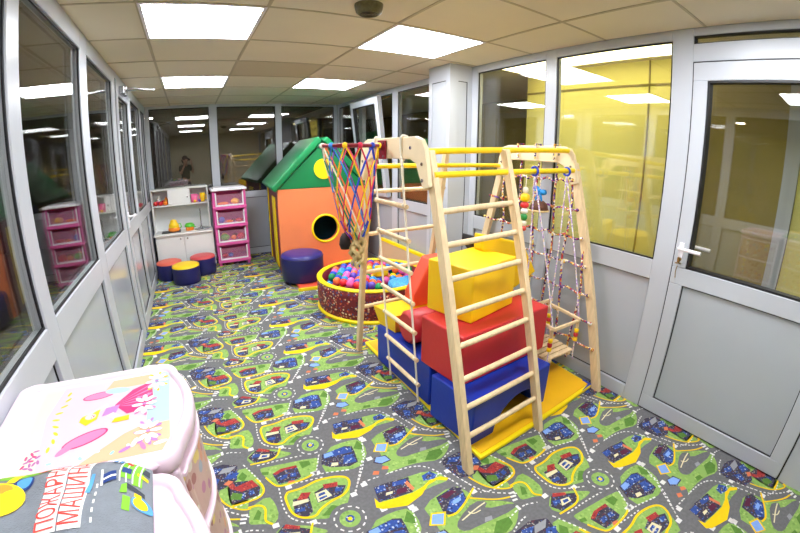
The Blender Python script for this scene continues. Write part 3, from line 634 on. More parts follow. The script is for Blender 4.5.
q.add([(x, y, .337) for x, y in P0]+[(x, y, .475) for x, y in P1], [(3,2,1,0),(4,5,6,7),(1,2,6,5),(2,3,7,6)], 0); q.add([(x, y, .337) for x, y in P0]+[(x, y, .475) for x, y in P1], [(3,0,4,7)], 0)
q.add([(x, y, .337) for x, y in P0]+[(x, y, .475) for x, y in P1], [(0,1,5,4)], 1)
one(q, 'wedge_block', [VY, mat('amber_vinyl', (246, 150, 24), .42)], 'yellow topped foam block with an amber side, behind the rope ladder', 'soft block', 'soft building blocks', bevel=.008)
q = MB(); q.lathe((1.212, 2.045, .337+.115), [(.095, 0), (.115, .02), (.115, .36), (.095, .38)], 32, axis='x')
one(q, 'roll_block', VR, 'red foam roll lying beside the amber block', 'soft block', 'soft building blocks')
q = MB(); q.prism([(1.62, 2.27, .338), (1.735, 2.27, .338), (1.735, 2.27, .83), (1.55, 2.27, .83), (1.405, 2.27, .575), (1.405, 2.27, .478), (1.62, 2.27, .478)], (0, .135, 0))
one(q, 'slope_block', VC, 'coral foam slope standing behind the yellow block', 'soft block', 'soft building blocks', bevel=.015)
rotbox('foam_block', (1.90, 2.01), .33, .40, ZT, .52, 0, VG, 'green foam block half hidden behind the red one')
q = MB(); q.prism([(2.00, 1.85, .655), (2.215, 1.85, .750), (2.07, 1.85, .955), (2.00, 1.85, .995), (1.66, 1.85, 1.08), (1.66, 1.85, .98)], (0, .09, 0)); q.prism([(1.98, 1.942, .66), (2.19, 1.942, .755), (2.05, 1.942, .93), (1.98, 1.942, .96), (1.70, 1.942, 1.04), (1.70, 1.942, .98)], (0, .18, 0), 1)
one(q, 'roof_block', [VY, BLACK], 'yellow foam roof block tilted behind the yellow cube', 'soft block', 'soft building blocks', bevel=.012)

# ------------------------------------------------------------ rope ladder
rl = thing('rope_ladder', (1.14, 2.0, .04), 'white rope ladder with wooden rungs hanging from the left arch', 'rope ladder')
LT, LB = Vector((1.040, 2.150, 1.60)), Vector((1.148, 2.150, .055)); RT_, RB = Vector((1.040, 1.830, 1.60)), Vector((1.148, 1.775, .055))
for T, B_ in ((LT, LB), (RT_, RB)):
    m = MB(); m.tube([Vector((1.080, T.y, 1.672)), Vector((1.050, T.y, 1.676)), Vector((1.038, T.y, 1.66)), T, at(B_, T, 1.0)+Vector((0, .002, 0)), B_], .0065, 8)
    m.tube([B_+Vector((0, 0, -.012)), B_+Vector((.008, .004, -.0)), B_+Vector((0, 0, .012))], .008, 6); m.build('rope', ROPEW, rl)
m = MB(); m.tube([(1.038, 1.830, 1.55), (1.030, 1.81, 1.565), (1.028, 1.79, 1.55), (1.030, 1.787, 1.40)], .0055, 8); m.tube([(1.079, 1.830, 1.672), (1.082, 1.830, 1.60), (1.06, 1.829, 1.545), (1.04, 1.830, 1.55)], .0055, 8); m.build('loose_end', ROPEW, rl)
for z in (1.297, 1.108, .925, .738, .552, .366, .185):
    p, q = at(LB, LT, z), at(RB, RT_, z); e = (q-p).normalized(); m = MB(); m.tube([p-e*.022, q+e*.022], .0135, 12); r = m.build('rung', WOOD, rl)
    for c in (p, q):
        k = MB(); k.sphere(c+Vector((-.008, 0, .010)), .011, 8); k.build('knot', ROPEW, r)

# ------------------------------------------------------------ basketball hoop with a many coloured net
hp = thing('basketball_hoop', (1.05, 2.04, 1.60), 'maroon basketball hoop with a many coloured string net on the left arch', 'basketball hoop')
hc = Vector((.858, 2.085, 1.625)); R0 = .165
m = MB(); m.tube(ring(hc, R0, 32), .010, 8, closed=True); m.build('rim', MAROON, hp)
m = MB(); m.box((1.030, 1.995, 1.548), (1.044, 2.085, 1.655)); m.tube([(1.036, 2.04, 1.61), (1.02, 2.06, 1.625)], .014, 8)
br_ = m.build('bracket', MAROON, hp, bevel=.003)
for y in (2.01, 2.07):
    for z in (1.565, 1.64): m = MB(); m.lathe((1.026, y, z), [(.006, 0), (.006, .005)], 8, axis='x'); m.build('screw', METAL, br_)
cc = [(28, 60, 190), (248, 210, 20), (232, 74, 110), (120, 60, 170), (240, 120, 60), (30, 130, 90), (236, 228, 210), (60, 130, 220), (250, 196, 10), (214, 40, 80)]
cm = [mat('net_cord_%d' % i, c, .7) for i, c in enumerate(cc)]
N = 13
rows = [(1.625, R0), (1.545, .150), (1.455, .132), (1.365, .115), (1.275, .100), (1.20, .088), (1.14, .070), (1.09, .042)]
for s in range(N):
    m = MB()
    for sg in (1, -1):
        pts = []
        for i, (z, r) in enumerate(rows):
            a = 2*PI*(s+.5*sg*i)/N+.3; pts.append(hc+Vector((r*math.cos(a)+.035*i/7, r*math.sin(a), z-hc.z)))
        m.tube(pts, .0045, 6)
    a = 2*PI*s/N+.3; m.sphere(hc+Vector((R0*math.cos(a), R0*math.sin(a), 0)), .017, 8)
    m.build('net_cord', cm[s % 10], hp)
m = MB(); tb = hc+Vector((.042, 0, 1.06-hc.z))
for s in range(9):
    a = 2*PI*s/9; pts = []
    for i in range(9):
        z = 1.15-.24*i/8; r = .036+.014*math.sin(i*1.6+s); pts.append((tb.x+r*math.cos(a+i*.7*(1 if s % 2 else -1)), tb.y+r*math.sin(a+i*.7*(1 if s % 2 else -1)), z))
    m.tube(pts, [.012]*7+[.009, .005], 7)
m.build('tassel', TAN, hp)
m = MB(); m.lathe((tb.x-.072, tb.y+.03, 1.02), [(0, 0), (.026, .006), (.036, .035), (.030, .075), (.016, .098), (0, .104)], 18); m.tube([(tb.x-.072, tb.y+.03, 1.12), (tb.x-.05, tb.y+.01, 1.20)], .004, 6)
m.build('bobble', mat('dark_brown_leather', (30, 14, 13), .7), hp)

# ------------------------------------------------------------ swing seat, cargo net, small toys on the right arch
sw = thing('swing_seat', (2.13, 1.64, .21), 'slatted wooden baby swing seat hanging by lilac ropes from the yellow bar', 'swing')
sx0, sx1, sy0, sy1 = 2.006, 2.302, 1.475, 1.74
def tilt(y): return .235+.08*(y-sy0)
for i in range(6):
    y = sy0+.02+i*(sy1-sy0-.04)/5; m = MB(); m.bar((sx0, y, tilt(y)), (sx1, y, tilt(y)), .036, .014, (0, 1, 0)); m.build('slat', WOOD, sw, bevel=.002)
for x in (sx0+.04, sx1-.04):
    m = MB(); m.bar((x, sy0, tilt(sy0)-.018), (x, sy1, tilt(sy1)-.018), .024, .02, (1, 0, 0)); m.build('batten', WOOD, sw)
rz = .235
for (p, q) in (((sx0, sy0, tilt(sy0)+rz), (sx1, sy0, tilt(sy0)+rz)), ((sx0, sy1, tilt(sy1)+rz), (sx1, sy1, tilt(sy1)+rz)), ((sx0, sy0, tilt(sy0)+rz+.016), (sx0, sy1, tilt(sy1)+rz+.016)), ((sx1, sy0, tilt(sy0)+rz+.016), (sx1, sy1, tilt(sy1)+rz+.016)), ((sx0, sy1+.005, tilt(sy1)+rz+.05), (sx1, sy1+.005, tilt(sy1)+rz+.05))):
    p, q = Vector(p), Vector(q); e = (q-p).normalized()*.02; m = MB(); m.bar(p-e, q+e, .022, .018, (0, 0, 1)); m.build('rail', WOOD, sw, bevel=.003)
RINGS = ((1.875, 1.644), (2.235, 1.671))
for k, x in enumerate((sx0, sx1)):
    rx, ry = RINGS[k]; rg = (rx, ry, 1.497)
    for y in (sy0, sy1):
        m = MB(); m.tube([(rx, ry, 1.470), (x, y, tilt(y)+rz+.03), (x, y, tilt(y)+rz), (x, y, tilt(y)-.03), (x+.008, y-.008, tilt(y)-.075)], .0052, 6); m.build('rope', LIL, sw)
        for i, cr in enumerate((VY, VR, VY)):
            m = MB(); z0 = tilt(y)+.075+i*.034; m.lathe((x, y, z0), [(.010, 0), (.017, .006), (.017, .028), (.010, .033)], 14); m.build('bead', cr, sw)
        m = MB(); m.bar((x, y, tilt(y)+.185), (x, y, tilt(y)+rz), .018, .018); m.build('post', WOOD, sw)
    m = MB(); d = Vector((1.30, .097, .029)).normalized(); a = d.orthogonal().normalized(); b2 = d.cross(a)
    m.tube([Vector(rg)+(a*math.cos(2*PI*i/20)+b2*math.sin(2*PI*i/20))*.026 for i in range(20)], .0075, 8, closed=True); m.build('ring', mat('blue_plastic', (24, 60, 190), .35), sw)
cn = thing('climbing_net', (2.36, 2.05, .12), 'climbing net of purple and yellow harlequin rope in the right arch', 'climbing net')
XN = 2.338
ys_ = [1.54, 1.70, 1.84, 2.02, 2.20, 2.38]
for i, y in enumerate(ys_):
    pts = [(2.30, y, 1.57), (2.298, y, 1.68), (2.358, y, 1.68), (2.358, y, 1.57), (2.345, y, 1.50)] if 1.75 < y < 2.35 else [(XN+.01, y, (.98, 1.44, 0, 0, 0, 1.44)[i])]
    for z in ((1.3, 1.1, .9, .7, .5, .3, .14) if i else (.9, .7, .5, .3, .14)): pts.append((XN+.006*math.sin(z*19+i), y+.018*math.sin(z*7+i*2), z))
    m = MB(); m.tube(pts, .0085, 8); m.sphere(pts[-1], .013, 8); m.build('strand', BR, cn)
for j, z in enumerate((1.44, 1.24, 1.05, .86, .67, .48, .30)):
    p, q = at(DF, DT, z), at(EF, ET, z); pts = []
    for i in range(13):
        t = i/12; y = p.y+(q.y-p.y)*t; pts.append((XN+.012, y, z-.025*math.sin(PI*((t*6) % 1))*(.6 if j % 2 else 1)))
    pts[0] = (2.312, p.y-.004, z); pts[12] = (2.312, q.y+.004, z)
    m = MB(); m.tube(pts, .0080, 8); m.sphere(pts[0], .014, 8); m.sphere(pts[12], .014, 8)
    for y in [v for v in ys_ if p.y+.04 < v < q.y-.03]: m.sphere((XN+.004, y+.018*math.sin(z*7), z-.012), .0135, 8)
    m.build('strand', BR, cn)
m = MB(); y0 = 2.0; bx_ = (1.80, 1.640)
m.tube([(bx_[0], bx_[1], 1.49), (bx_[0], bx_[1], 1.12)], .0025, 5)
bs = thing('bead_string', (bx_[0], bx_[1], 1.07), 'string of yellow, red and green wooden beads hanging from the yellow bar', 'toy')
m.build('cord', ROPEW, bs)
for i, (r, h, c) in enumerate(((.020, .035, (236, 226, 206)), (.034, .05, (250, 206, 10)), (.030, .035, (214, 36, 40)), (.026, .03, (240, 236, 228)), (.026, .04, (30, 140, 60)), (.022, .03, (236, 226, 206)), (.024, .03, (200, 60, 50)))):
    z1 = 1.400-sum((.035, .05, .035, .03, .04, .03, .03)[:i])-i*.003
    m = MB(); r *= .85; m.lathe((bx_[0], bx_[1], z1-h), [(r*.6, 0), (r, h*.25), (r, h*.75), (r*.6, h)], 16); m.build('bead', mat('bead_%d' % (c[0]*c[1]), c, .35), bs)
cs = thing('coconut_shell', (2.24, 1.90, 1.20), 'half coconut shell with a blue bow hanging in the right arch', 'toy')
m = MB(); m.lathe((2.24, 1.90, 1.20), [(.0, .075), (.035, .068), (.06, .045), (.072, .0), (.066, -.006), (.05, .03), (0, .055)], 22); m.build('shell', mat('coconut_brown', (92, 56, 40), .75, var=.3, scale=40, bump=.5, bscale=90), cs)
m = MB(); m.tube([(2.24, 1.90, 1.272), (2.24, 1.90, 1.50)], .003, 5); m.build('cord', LIL, cs)
m = MB()
for a in (-1, 1): m.sphere((2.235, 1.90+.035*a, 1.345+.01*a), .03, 10, sc=(.6, 1.1, .75)); m.tube([(2.235, 1.90, 1.34), (2.232, 1.90+.02*a, 1.30), (2.23, 1.90+.03*a, 1.27)], [.008, .010, .006], 6)
m.sphere((2.232, 1.90, 1.345), .014, 8); m.build('bow', mat('blue_ribbon', (24, 140, 220), .45), cs)
m = MB(); m.lathe((2.24, 1.90, 1.192), [(.072, 0), (.078, .004), (.078, .012), (.072, .014)], 22); m.build('edge', TAN, cs)

# ------------------------------------------------------------ ball pit
PC = Vector((1.700, 3.585, 0)); PR = .580
bp_ = thing('ball_pit', PC, 'round foam ball pit covered in dark red printed cloth with yellow piping', 'ball pit')
CLOTH = speckle('red_story_cloth', (112, 24, 34), [(200, 150, 120), (60, 20, 40), (210, 90, 60), (150, 40, 50), (70, 70, 120), (224, 200, 170)], 42, .6)
m2 = MB(); m2.lathe(PC, [(PR-.012, .028), (PR+.004, .10), (PR+.004, .26), (PR, .325), (PR-.048, .33), (PR-.048, .03), (PR-.012, .028)], 64, cap=False); m2.build('wall', [CLOTH], bp_)
m = MB(); m.lathe(PC, [(PR-.0485, .12), (PR-.050, .20), (PR-.050, .331), (PR-.0485, .331)], 64, cap=False); m.build('lining', VM, bp_)
m = MB(); m.tube(ring(PC, PR-.022, 64, .332), .030, 10, closed=True); m.v = [(x, y, .332+(z-.332)*.5) for x, y, z in m.v]; m.build('rim', VLEM, bp_)
m = MB(); m.tube(ring(PC, PR-.006, 64, .020), .020, 10, closed=True); m.build('base_piping', VLEM, bp_)
m = MB(); m.lathe(PC, [(PR-.052, .02), (PR-.052, .215)], 64); m.build('cushion', VM, bp_)
BCOL = {'red': (222, 40, 50), 'pink': (236, 96, 170), 'blue': (20, 70, 190), 'sky blue': (50, 150, 226), 'yellow': (248, 206, 20), 'orange': (240, 116, 60), 'green': (10, 140, 80), 'violet': (96, 66, 176)}
BL = {'red': 'red plastic ball among the balls in the round pit', 'pink': 'pink plastic ball among the balls in the round pit', 'blue': 'deep blue plastic ball among the balls in the round pit', 'sky blue': 'sky blue plastic ball among the balls in the round pit',
      'yellow': 'yellow plastic ball among the balls in the round pit', 'orange': 'orange plastic ball among the balls in the round pit', 'green': 'green plastic ball among the balls in the round pit', 'violet': 'violet plastic ball among the balls in the round pit'}
br = .041
protos = {}
for n_, c in BCOL.items():
    m = MB(); m.sphere((0, 0, 0), br, 16); me = m.build('plastic_ball', mat('ball_'+n_.replace(' ', '_'), c, .25), None); COL.objects.unlink(me); protos[n_] = me
def ball(p, n_):
    o = protos[n_].copy(); o.name = 'plastic_ball'; COL.objects.link(o); o.location = p; tag(o, BL[n_], 'ball', 'plastic balls in the ball pit'); return o
names = list(BCOL); cnt = 0; spots = []
zb = .215+br+.001; st = br*2.04
for j in range(-9, 10):
    for i in range(-9, 10):
        x = (i+.5*(j % 2))*st; y = j*st*.8660
        if math.hypot(x, y) < PR-.054-br-.002: spots.append((x, y))
TOYSP = [(.13, -.05, .115), (.30, .02, .10), (.17, -.27, .15)]
for x, y in spots:
    if x > .02 and math.hypot(x-.20, y+.30) < .205: continue
    ball((PC.x+x, PC.y+y, zb), random.choice(names)); cnt += 1
low = [(x, y) for x, y in spots]
n2 = 0
tri = [(x+st*.5, y+st*.2887) for x, y in low]
random.shuffle(tri)
done = []
for x, y in tri:
    if math.hypot(x, y) > PR-.054-br-.03: continue
    if math.hypot(x-.20, y+.30) < .27 or math.hypot(x-.10, y-.02) < .13: continue
    if any(math.hypot(x-a, y-c) < st*.999 for a, c in done): continue
    if random.random() < .25 and y < 0: continue
    done.append((x, y)); ball((PC.x+x, PC.y+y, zb+st*.8165+.001), random.choice(names))
    if len(done) > 75: break
m = MB(); m.box((PC.x+.03, PC.y-.05, zb+br+.002), (PC.x+.17, PC.y+.07, zb+br+.06)); m.box((PC.x+.05, PC.y-.03, zb+br+.06), (PC.x+.15, PC.y+.05, zb+br+.10))
one(m, 'toy_brick', VY, 'yellow plastic toy brick lying on the balls', 'toy', bevel=.008)
m = MB(); m.lathe((PC.x+.20, PC.y-.30, .216), [(.0, 0), (.12, 0), (.155, .03), (.15, .075), (.10, .10), (0, .108)], 28)
one(m, 'mesh_ball', mat('pale_blue_mesh', (70, 160, 222), .5, var=.45, scale=60), 'flattened pale blue mesh toy in the ball pit', 'toy')

# leaning folded mat by the right wall
fm = thing('folded_mat', (2.36, 4.1, 0), 'tan folded mat with yellow edges leaning on the right wall behind the ball pit', 'mat')
def lean(y, z, d):  # along the wall, up the slope, thickness
    a = math.radians(7); return (2.36-d*math.cos(a)+z*math.sin(a), y, .001+z*math.cos(a)+d*math.sin(a))
m = MB()
def lb(m, y0, y1, z0, z1, d0, d1):
    vs = [lean(y, z, d) for z in (z0, z1) for y, d in ((y0, d0), (y1, d0), (y1, d1), (y0, d1))]
    m.add(vs, [(0,3,2,1),(4,5,6,7),(0,1,5,4),(1,2,6,5),(2,3,7,6),(3,0,4,7)])
lb(m, 3.50, 4.72, 0, .40, 0, .05); m.build('body', mat('tan_vinyl', (206, 178, 142), .5), fm, bevel=.006)
m = MB(); lb(m, 3.50, 4.72, .40, .435, -.002, .054); lb(m, 3.47, 3.50, 0, .435, -.002, .054); m.build('edge', VLEM, fm, bevel=.004)

# ------------------------------------------------------------ playhouse
ha = math.radians(-5); hu = Vector((math.cos(ha), math.sin(ha), 0)); hv = Vector((-math.sin(ha), math.cos(ha), 0)); h0 = Vector((1.045, 4.97, 0))
def HP(u, v, z): return h0+hu*u+hv*v+Vector((0, 0, z))
HWd, HDp, HZ, HR = 1.20, 1.28, 1.14, 1.745
ph = thing('playhouse', HP(HWd/2, HDp/2, 0), 'orange foam playhouse with a green gabled roof in the far right corner', 'playhouse')
def hbox(m, u0, u1, v0, v1, z0, z1, k=0):
    vs = [HP(u, v, z) for z in (z0, z1) for u, v in ((u0, v0), (u1, v0), (u1, v1), (u0, v1))]; m.add(vs, [(0,3,2,1),(4,5,6,7),(0,1,5,4),(1,2,6,5),(2,3,7,6),(3,0,4,7)], k)
# front with a round hole
hcx, hcz, hr = HWd/2+.01, .60, .175
NH = 40
m = MB(); outer = []; inner = []
for i in range(NH):
    t = 2*PI*i/NH; c, s = math.cos(t), math.sin(t); inner.append((hcx+hr*c, hcz+hr*s))
    kx = ((HWd-hcx) if c > 0 else hcx)/abs(c) if abs(c) > 1e-6 else 1e9
    kz = ((HZ-hcz) if s > 0 else hcz)/abs(s) if abs(s) > 1e-6 else 1e9
    k = min(kx, kz); outer.append([hcx+k*c, hcz+k*s])
for cx, cz in ((0, 0), (HWd, 0), (HWd, HZ), (0, HZ)):
    j = min(range(NH), key=lambda i: (outer[i][0]-cx)**2+(outer[i][1]-cz)**2); outer[j] = [cx, cz]
vs = [HP(u, v, z) for v in (0, .09) for u, z in outer]+[HP(u, v, z) for v in (0, .09) for u, z in inner]
fs = []
for i in range(NH):
    j = (i+1) % NH
    fs += [(i, j, 2*NH+j, 2*NH+i), (NH+i, 3*NH+i, 3*NH+j, NH+j), (i, NH+i, NH+j, j), (2*NH+i, 2*NH+j, 3*NH+j, 3*NH+i)]
m.add(vs, fs); m.build('front_wall', VO, ph)
m = MB(); m.tube([HP(hcx+hr*1.03*math.cos(2*PI*i/40), -.002, hcz+hr*1.03*math.sin(2*PI*i/40)) for i in range(40)], .015, 10, closed=True); m.build('window_rim', VLEM, ph)
m = MB(); hbox(m, 0, .09, .09, HDp, 0, HZ); m.build('left_wall', VM, ph, bevel=.012)
m = MB(); hbox(m, -.012, .0, .30, .62, .05, 1.02); m.build('door_strip', VLEM, ph, bevel=.004)
m = MB(); hbox(m, -.014, .10, HDp-.07, HDp+.02, 0, HZ); m.build('corner_strip', mat('sky_vinyl', (30, 100, 190), .45), ph, bevel=.008)
m = MB(); hbox(m, -.016, -.002, HDp-.17, HDp-.09, 0, HZ-.02); m.build('corner_strip', VLEM, ph, bevel=.004)
m = MB(); hbox(m, HWd-.09, HWd, .09, HDp, 0, HZ); m.build('right_wall', VO, ph, bevel=.012)
m = MB(); hbox(m, .09, HWd-.09, HDp-.09, HDp, 0, HZ); m.build('back_wall', mat('teal_vinyl', (36, 110, 136), .5), ph)
gz = (HR-HZ-.02)
for v0 in (0.0, HDp-.10):
    m = MB(); m.prism([HP(.0, v0, HZ+.002), HP(HWd, v0, HZ+.002), HP(HWd/2, v0, HR-.03)], hv*.10); m.build('gable', VG, ph, bevel=.012)
m = MB(); 
m.prism([HP(HWd/2+.01+.132*math.cos(2*PI*i/32), -.012, HZ+.245+.132*math.sin(2*PI*i/32)) for i in range(32)], hv*.012); m.build('yellow_disc', VLEM, ph)
for sg in (-1, 1):
    c = HWd/2; sl = (HR-HZ)/(HWd/2); n_ = Vector((sg*sl, 1)).normalized(); 
    def RP(d, v, t): # d along slope from ridge, t above
        du = d*math.cos(math.atan(sl)); return HP(c+sg*(du+n_.x*sg*t*1), v, HR-d*math.sin(math.atan(sl))+n_.y*t)
    Ls = math.hypot(HWd/2, HR-HZ)+.045
    P = [RP(0, -.03, 0), RP(Ls, -.03, 0), RP(Ls, -.03, .085), RP(.0, -.03, .085)]
    m = MB(); m.prism(P, hv*(HDp+.05)); m.build('roof_panel', VG, ph, bevel=.022, seg=3)
m = MB(); hbox(m, .10, .9, -.66, -.03, .0, .045, 0); hbox(m, .085, .92, -.675, -.655, 0, .04, 1)
one(m, 'floor_mat', [VC, VLEM], 'coral floor mat with a yellow edge in front of the playhouse', 'mat', bevel=.006)
m = MB(); m.lathe((0, 0, 0), [(.255, 0), (.27, .02), (.272, .30), (.26, .345), (.235, .362), (0, .368)], 48)

# ------------------------------------------------------------ seats
ot = thing('ottoman', (1.235, 4.655, .0465), 'large round navy ottoman in front of the playhouse', 'ottoman')
OC = Vector((1.235, 4.655, .0))
m = MB(); m.lathe(OC, [(.245, .0465), (.262, .06), (.266, .32), (.262, .335)], 48); m.build('side', VN, ot)
m = MB(); m.lathe(OC, [(.264, .334), (.258, .362), (.235, .376), (.15, .384), (0, .388)], 48); m.build('seat_top', mat('navy_top', (44, 40, 118), .35, var=.05), ot)
m = MB(); m.tube(ring(OC, .265, 48, .335), .004, 6, closed=True); m.build('seam', mat('navy_seam', (20, 20, 66), .5), ot)
for (x, y, r, h, c, nm, lb_) in ((-.425, 5.66, .178, .225, (226, 104, 84), 'salmon', 'round navy stool with a salmon top, against the left partition'), (-.195, 5.365, .185, .225, (248, 204, 20), 'yellow', 'round navy stool with a yellow top, nearest of the three stools'),
                              (.045, 5.70, .180, .235, (206, 76, 78), 'rose', 'round navy stool with a rose red top, beside the pink drawer tower')):
    s_ = thing('stool', (x, y, 0), lb_, 'stool', 'round stools by the play kitchen')
    m = MB(); m.lathe((x, y, 0), [(r-.02, 0), (r-.004, .012), (r, .05), (r, h-.02), (r-.004, h)], 40); m.build('side', VN, s_)
    m = MB(); m.lathe((x, y, h), [(r-.002, -.006), (r-.004, .012), (r-.03, .024), (r*.5, .029), (0, .031)], 40); m.build('seat_top', mat('stool_'+nm, c, .4, var=.04), s_)
# ------------------------------------------------------------ play kitchen
kx0, kx1, ky0, ky1 = -.605, .258, 6.00, 6.405
KT = 1.185
tk = thing('toy_kitchen', ((kx0+kx1)/2, (ky0+ky1)/2, 0), 'white wooden play kitchen with sink and upper shelf in the far left corner', 'toy kitchen')
m = MB(); m.box((kx0+.01, ky0+.02, .02), (kx0+.028, ky1, .53)); m.box((kx1-.028, ky0+.02, .02), (kx1-.01, ky1, .53)); m.box((kx0+.028, ky0+.03, .10), (kx1-.028, ky1, .118)); m.box((kx0+.028, ky1-.012, .118), (kx1-.028, ky1, .53))
m.box((kx0+.028, ky0+.05, 0), (kx1-.028, ky0+.07, .10)); m.box((kx0+.01, ky0+.05, 0), (kx0+.028, ky1, .02)); m.box((kx1-.028, ky0+.05, 0), (kx1-.01, ky1, .02)); m.build('cabinet', WHITE, tk, bevel=.002, seg=1)
mid = (kx0+kx1)/2-.01
for a, c, kx in ((kx0+.012, mid-.003, mid-.05), (mid+.003, kx1-.012, mid+.05)):
    m = MB(); m.box((a, ky0, .11), (c, ky0+.018, .525)); d = m.build('cabinet_door', WHITE, tk, bevel=.003, seg=1)
    m = MB(); m.lathe((kx, ky0-.018, .47), [(.012, 0), (.012, .008), (.006, .012), (.006, .018)], 12, axis='y'); m.build('knob', METAL, d)
m = MB(); m.box((kx0-.008, ky0-.03, .53), (kx1-.012, ky1, .555)); m.build('worktop', WHITE, tk, bevel=.004)
m = MB(); m.box((kx0+.01, ky1-.014, .555), (kx1-.03, ky1, KT-.02)); m.build('back_panel', mat('grey_white_panel', (214, 216, 216), .4), tk)
for a, c in ((kx0, kx0+.018), (kx1-.045, kx1-.027)): m = MB(); m.box((a, ky0+.17, .555), (c, ky1-.014, KT-.016)); m.build('side_panel', WHITE, tk, bevel=.002, seg=1)
m = MB(); m.box((kx0, ky0+.15, KT-.016), (kx1-.027, ky1, KT)); m.box((kx0+.018, ky0+.15, .935), (kx1-.045, ky1-.014, .952)); m.build('shelf', WHITE, tk, bevel=.002, seg=1)
u0, u1 = -.36, -.035
m = MB(); m.box((u0, ky0+.15, .953), (u1, ky0+.168, KT-.018)); d = m.build('cupboard_door', WHITE, tk, bevel=.003, seg=1)
m = MB(); m.lathe((u1-.04, ky0+.132, 1.05), [(.010, 0), (.010, .008), (.005, .018)], 12, axis='y'); m.build('knob', METAL, d)
for a in (u0+.002, u1-.014): m = MB(); m.box((a, ky0+.17, .953), (a+.012, ky1-.016, KT-.018)); m.build('divider', WHITE, tk)
m = MB(); m.box((-.50, ky0+.06, .556), (-.22, ky0+.27, .565)); h = m.build('hob', BLACK, tk, bevel=.004)
for x in (-.43, -.29):
    m = MB(); m.lathe((x, ky0+.165, .565), [(.055, 0), (.055, .004), (.045, .005), (0, .005)], 24); m.build('burner', mat('dark_grey', (70, 70, 72), .4), h)
sc = (.10, ky0+.16)
m = MB(); m.lathe((sc[0], sc[1], .5555), [(.115, 0), (.118, .006), (.105, .008), (.085, -.0), (0, -.002)], 32); m.build('sink', METAL, tk)
m = MB(); m.tube([(sc[0]-.01, sc[1]+.14, .556), (sc[0]-.01, sc[1]+.14, .80), (sc[0]-.01, sc[1]+.12, .835), (sc[0]-.01, sc[1]+.08, .845), (sc[0]-.01, sc[1]+.04, .825), (sc[0]-.01, sc[1]+.035, .80)], .011, 10); m.lathe((sc[0]-.01, sc[1]+.14, .556), [(.022, 0), (.018, .02)], 16); m.build('faucet', METAL, tk)
# toys on the kitchen
def pm(nm, c, r=.35): return mat('toy_'+nm, c, r)
YT, RT2, OT, GT, PT, WT, BT2, NT = pm('yellow', (250, 206, 20)), pm('red', (206, 40, 44)), pm('orange', (246, 140, 40)), pm('green', (90, 190, 60)), pm('pink', (240, 110, 160)), pm('white', (238, 234, 230)), pm('blue', (60, 110, 200)), pm('brown', (120, 60, 36))
zc = .571
t = thing('toy_kettle', (-.315, ky0+.13, zc), 'yellow toy kettle with an orange base on the black hob', 'toy')
m = MB(); m.lathe((-.315, ky0+.13, zc), [(.07, 0), (.088, .015), (.088, .04), (.075, .055)], 24); m.build('base', OT, t)
m = MB(); m.lathe((-.315, ky0+.13, zc), [(.075, .055), (.078, .085), (.055, .125), (.05, .128), (.05, .15), (.028, .168), (.0, .172)], 24); m.build('body', YT, t)
m = MB(); m.tube([(-.255, ky0+.13, zc+.10), (-.215, ky0+.13, zc+.10), (-.205, ky0+.13, zc+.05), (-.235, ky0+.13, zc+.035)], .009, 8); m.build('handle', GT, t)
t = thing('toy_saucepan', (-.085, ky0+.15, .556), 'green and orange toy saucepan between the hob and the sink', 'toy')
m = MB(); m.lathe((-.085, ky0+.15, .556), [(.055, 0), (.06, .01), (.062, .055)], 24); m.build('pot', OT, t)
m = MB(); m.lathe((-.085, ky0+.15, .556), [(.075, .055), (.078, .07), (.05, .105), (0, .11)], 24); m.build('lid', GT, t)
m = MB(); m.tube([(-.03, ky0+.13, .60), (.0, ky0+.10, .605)], .008, 8); m.build('handle', GT, t)
def lump(nm, c, r, mt, label, group, sc=(1, 1, 1), stem=None):
    m = MB(); m.sphere((0, 0, r*sc[2]), r, 14, sc=sc); o = m.build(nm, mt); o.location = c; tag(o, label, 'toy', group)
    if stem:
        q = MB(); q.tube([(0, 0, 2*r*sc[2]-.004), (.004, 0, 2*r*sc[2]+.014)], .004, 6); s_ = q.build('stem', stem); s_.parent = o
    return o
GF = 'toy food on the upper shelf of the play kitchen'
zs = .9525
for i, (x, y, r, mt, lb_) in enumerate(((-.545, .19, .036, RT2, 'red toy apple at the wall end of the play kitchen shelf'), (-.475, .20, .032, RT2, 'red toy tomato second on the play kitchen shelf'), (-.40, .19, .034, OT, 'orange toy fruit beside the white shelf door'), (-.52, .26, .034, PT, 'pink toy fruit behind the red apple'), (-.435, .27, .036, RT2, 'red toy fruit at the back of the kitchen shelf'))):
    lump('toy_fruit', (x, ky0+y, zs), r, mt, lb_, GF, stem=GT)
for x, y, h, mt, lb_ in ((-.50, .32, .13, WT, 'white toy bottle at the back of the kitchen shelf'), (-.395, .30, .11, OT, 'orange toy carton at the back of the kitchen shelf')):
    m = MB(); m.lathe((x, ky0+y, zs), [(.028, 0), (.03, .01), (.03, h*.7), (.014, h*.82), (.014, h)], 16); one(m, 'toy_bottle', mt, lb_, 'toy', GF)
def cup(nm, x, y, z, r, h, mt, label, group):
    t = thing(nm, (x, y, z), label, 'toy', group); m = MB(); m.lathe((x, y, z), [(r*.72, 0), (r*.8, .005), (r, h), (r-.006, h), (r*.7, .008), (0, .008)], 20); m.build('bowl', mt, t)
    m = MB(); m.tube([(x+r*.85, y, z+h*.8), (x+r*1.4, y, z+h*.75), (x+r*1.4, y, z+h*.3), (x+r*.75, y, z+h*.25)], .006, 6); m.build('handle', mt, t); return t
cup('toy_cup', .025, ky0+.24, zs, .055, .12, PT, 'pink toy mug in the open end of the kitchen shelf', GF)
cup('toy_cup', .148, ky0+.25, zs, .04, .13, YT, 'tall yellow toy mug at the end of the kitchen shelf', GF)
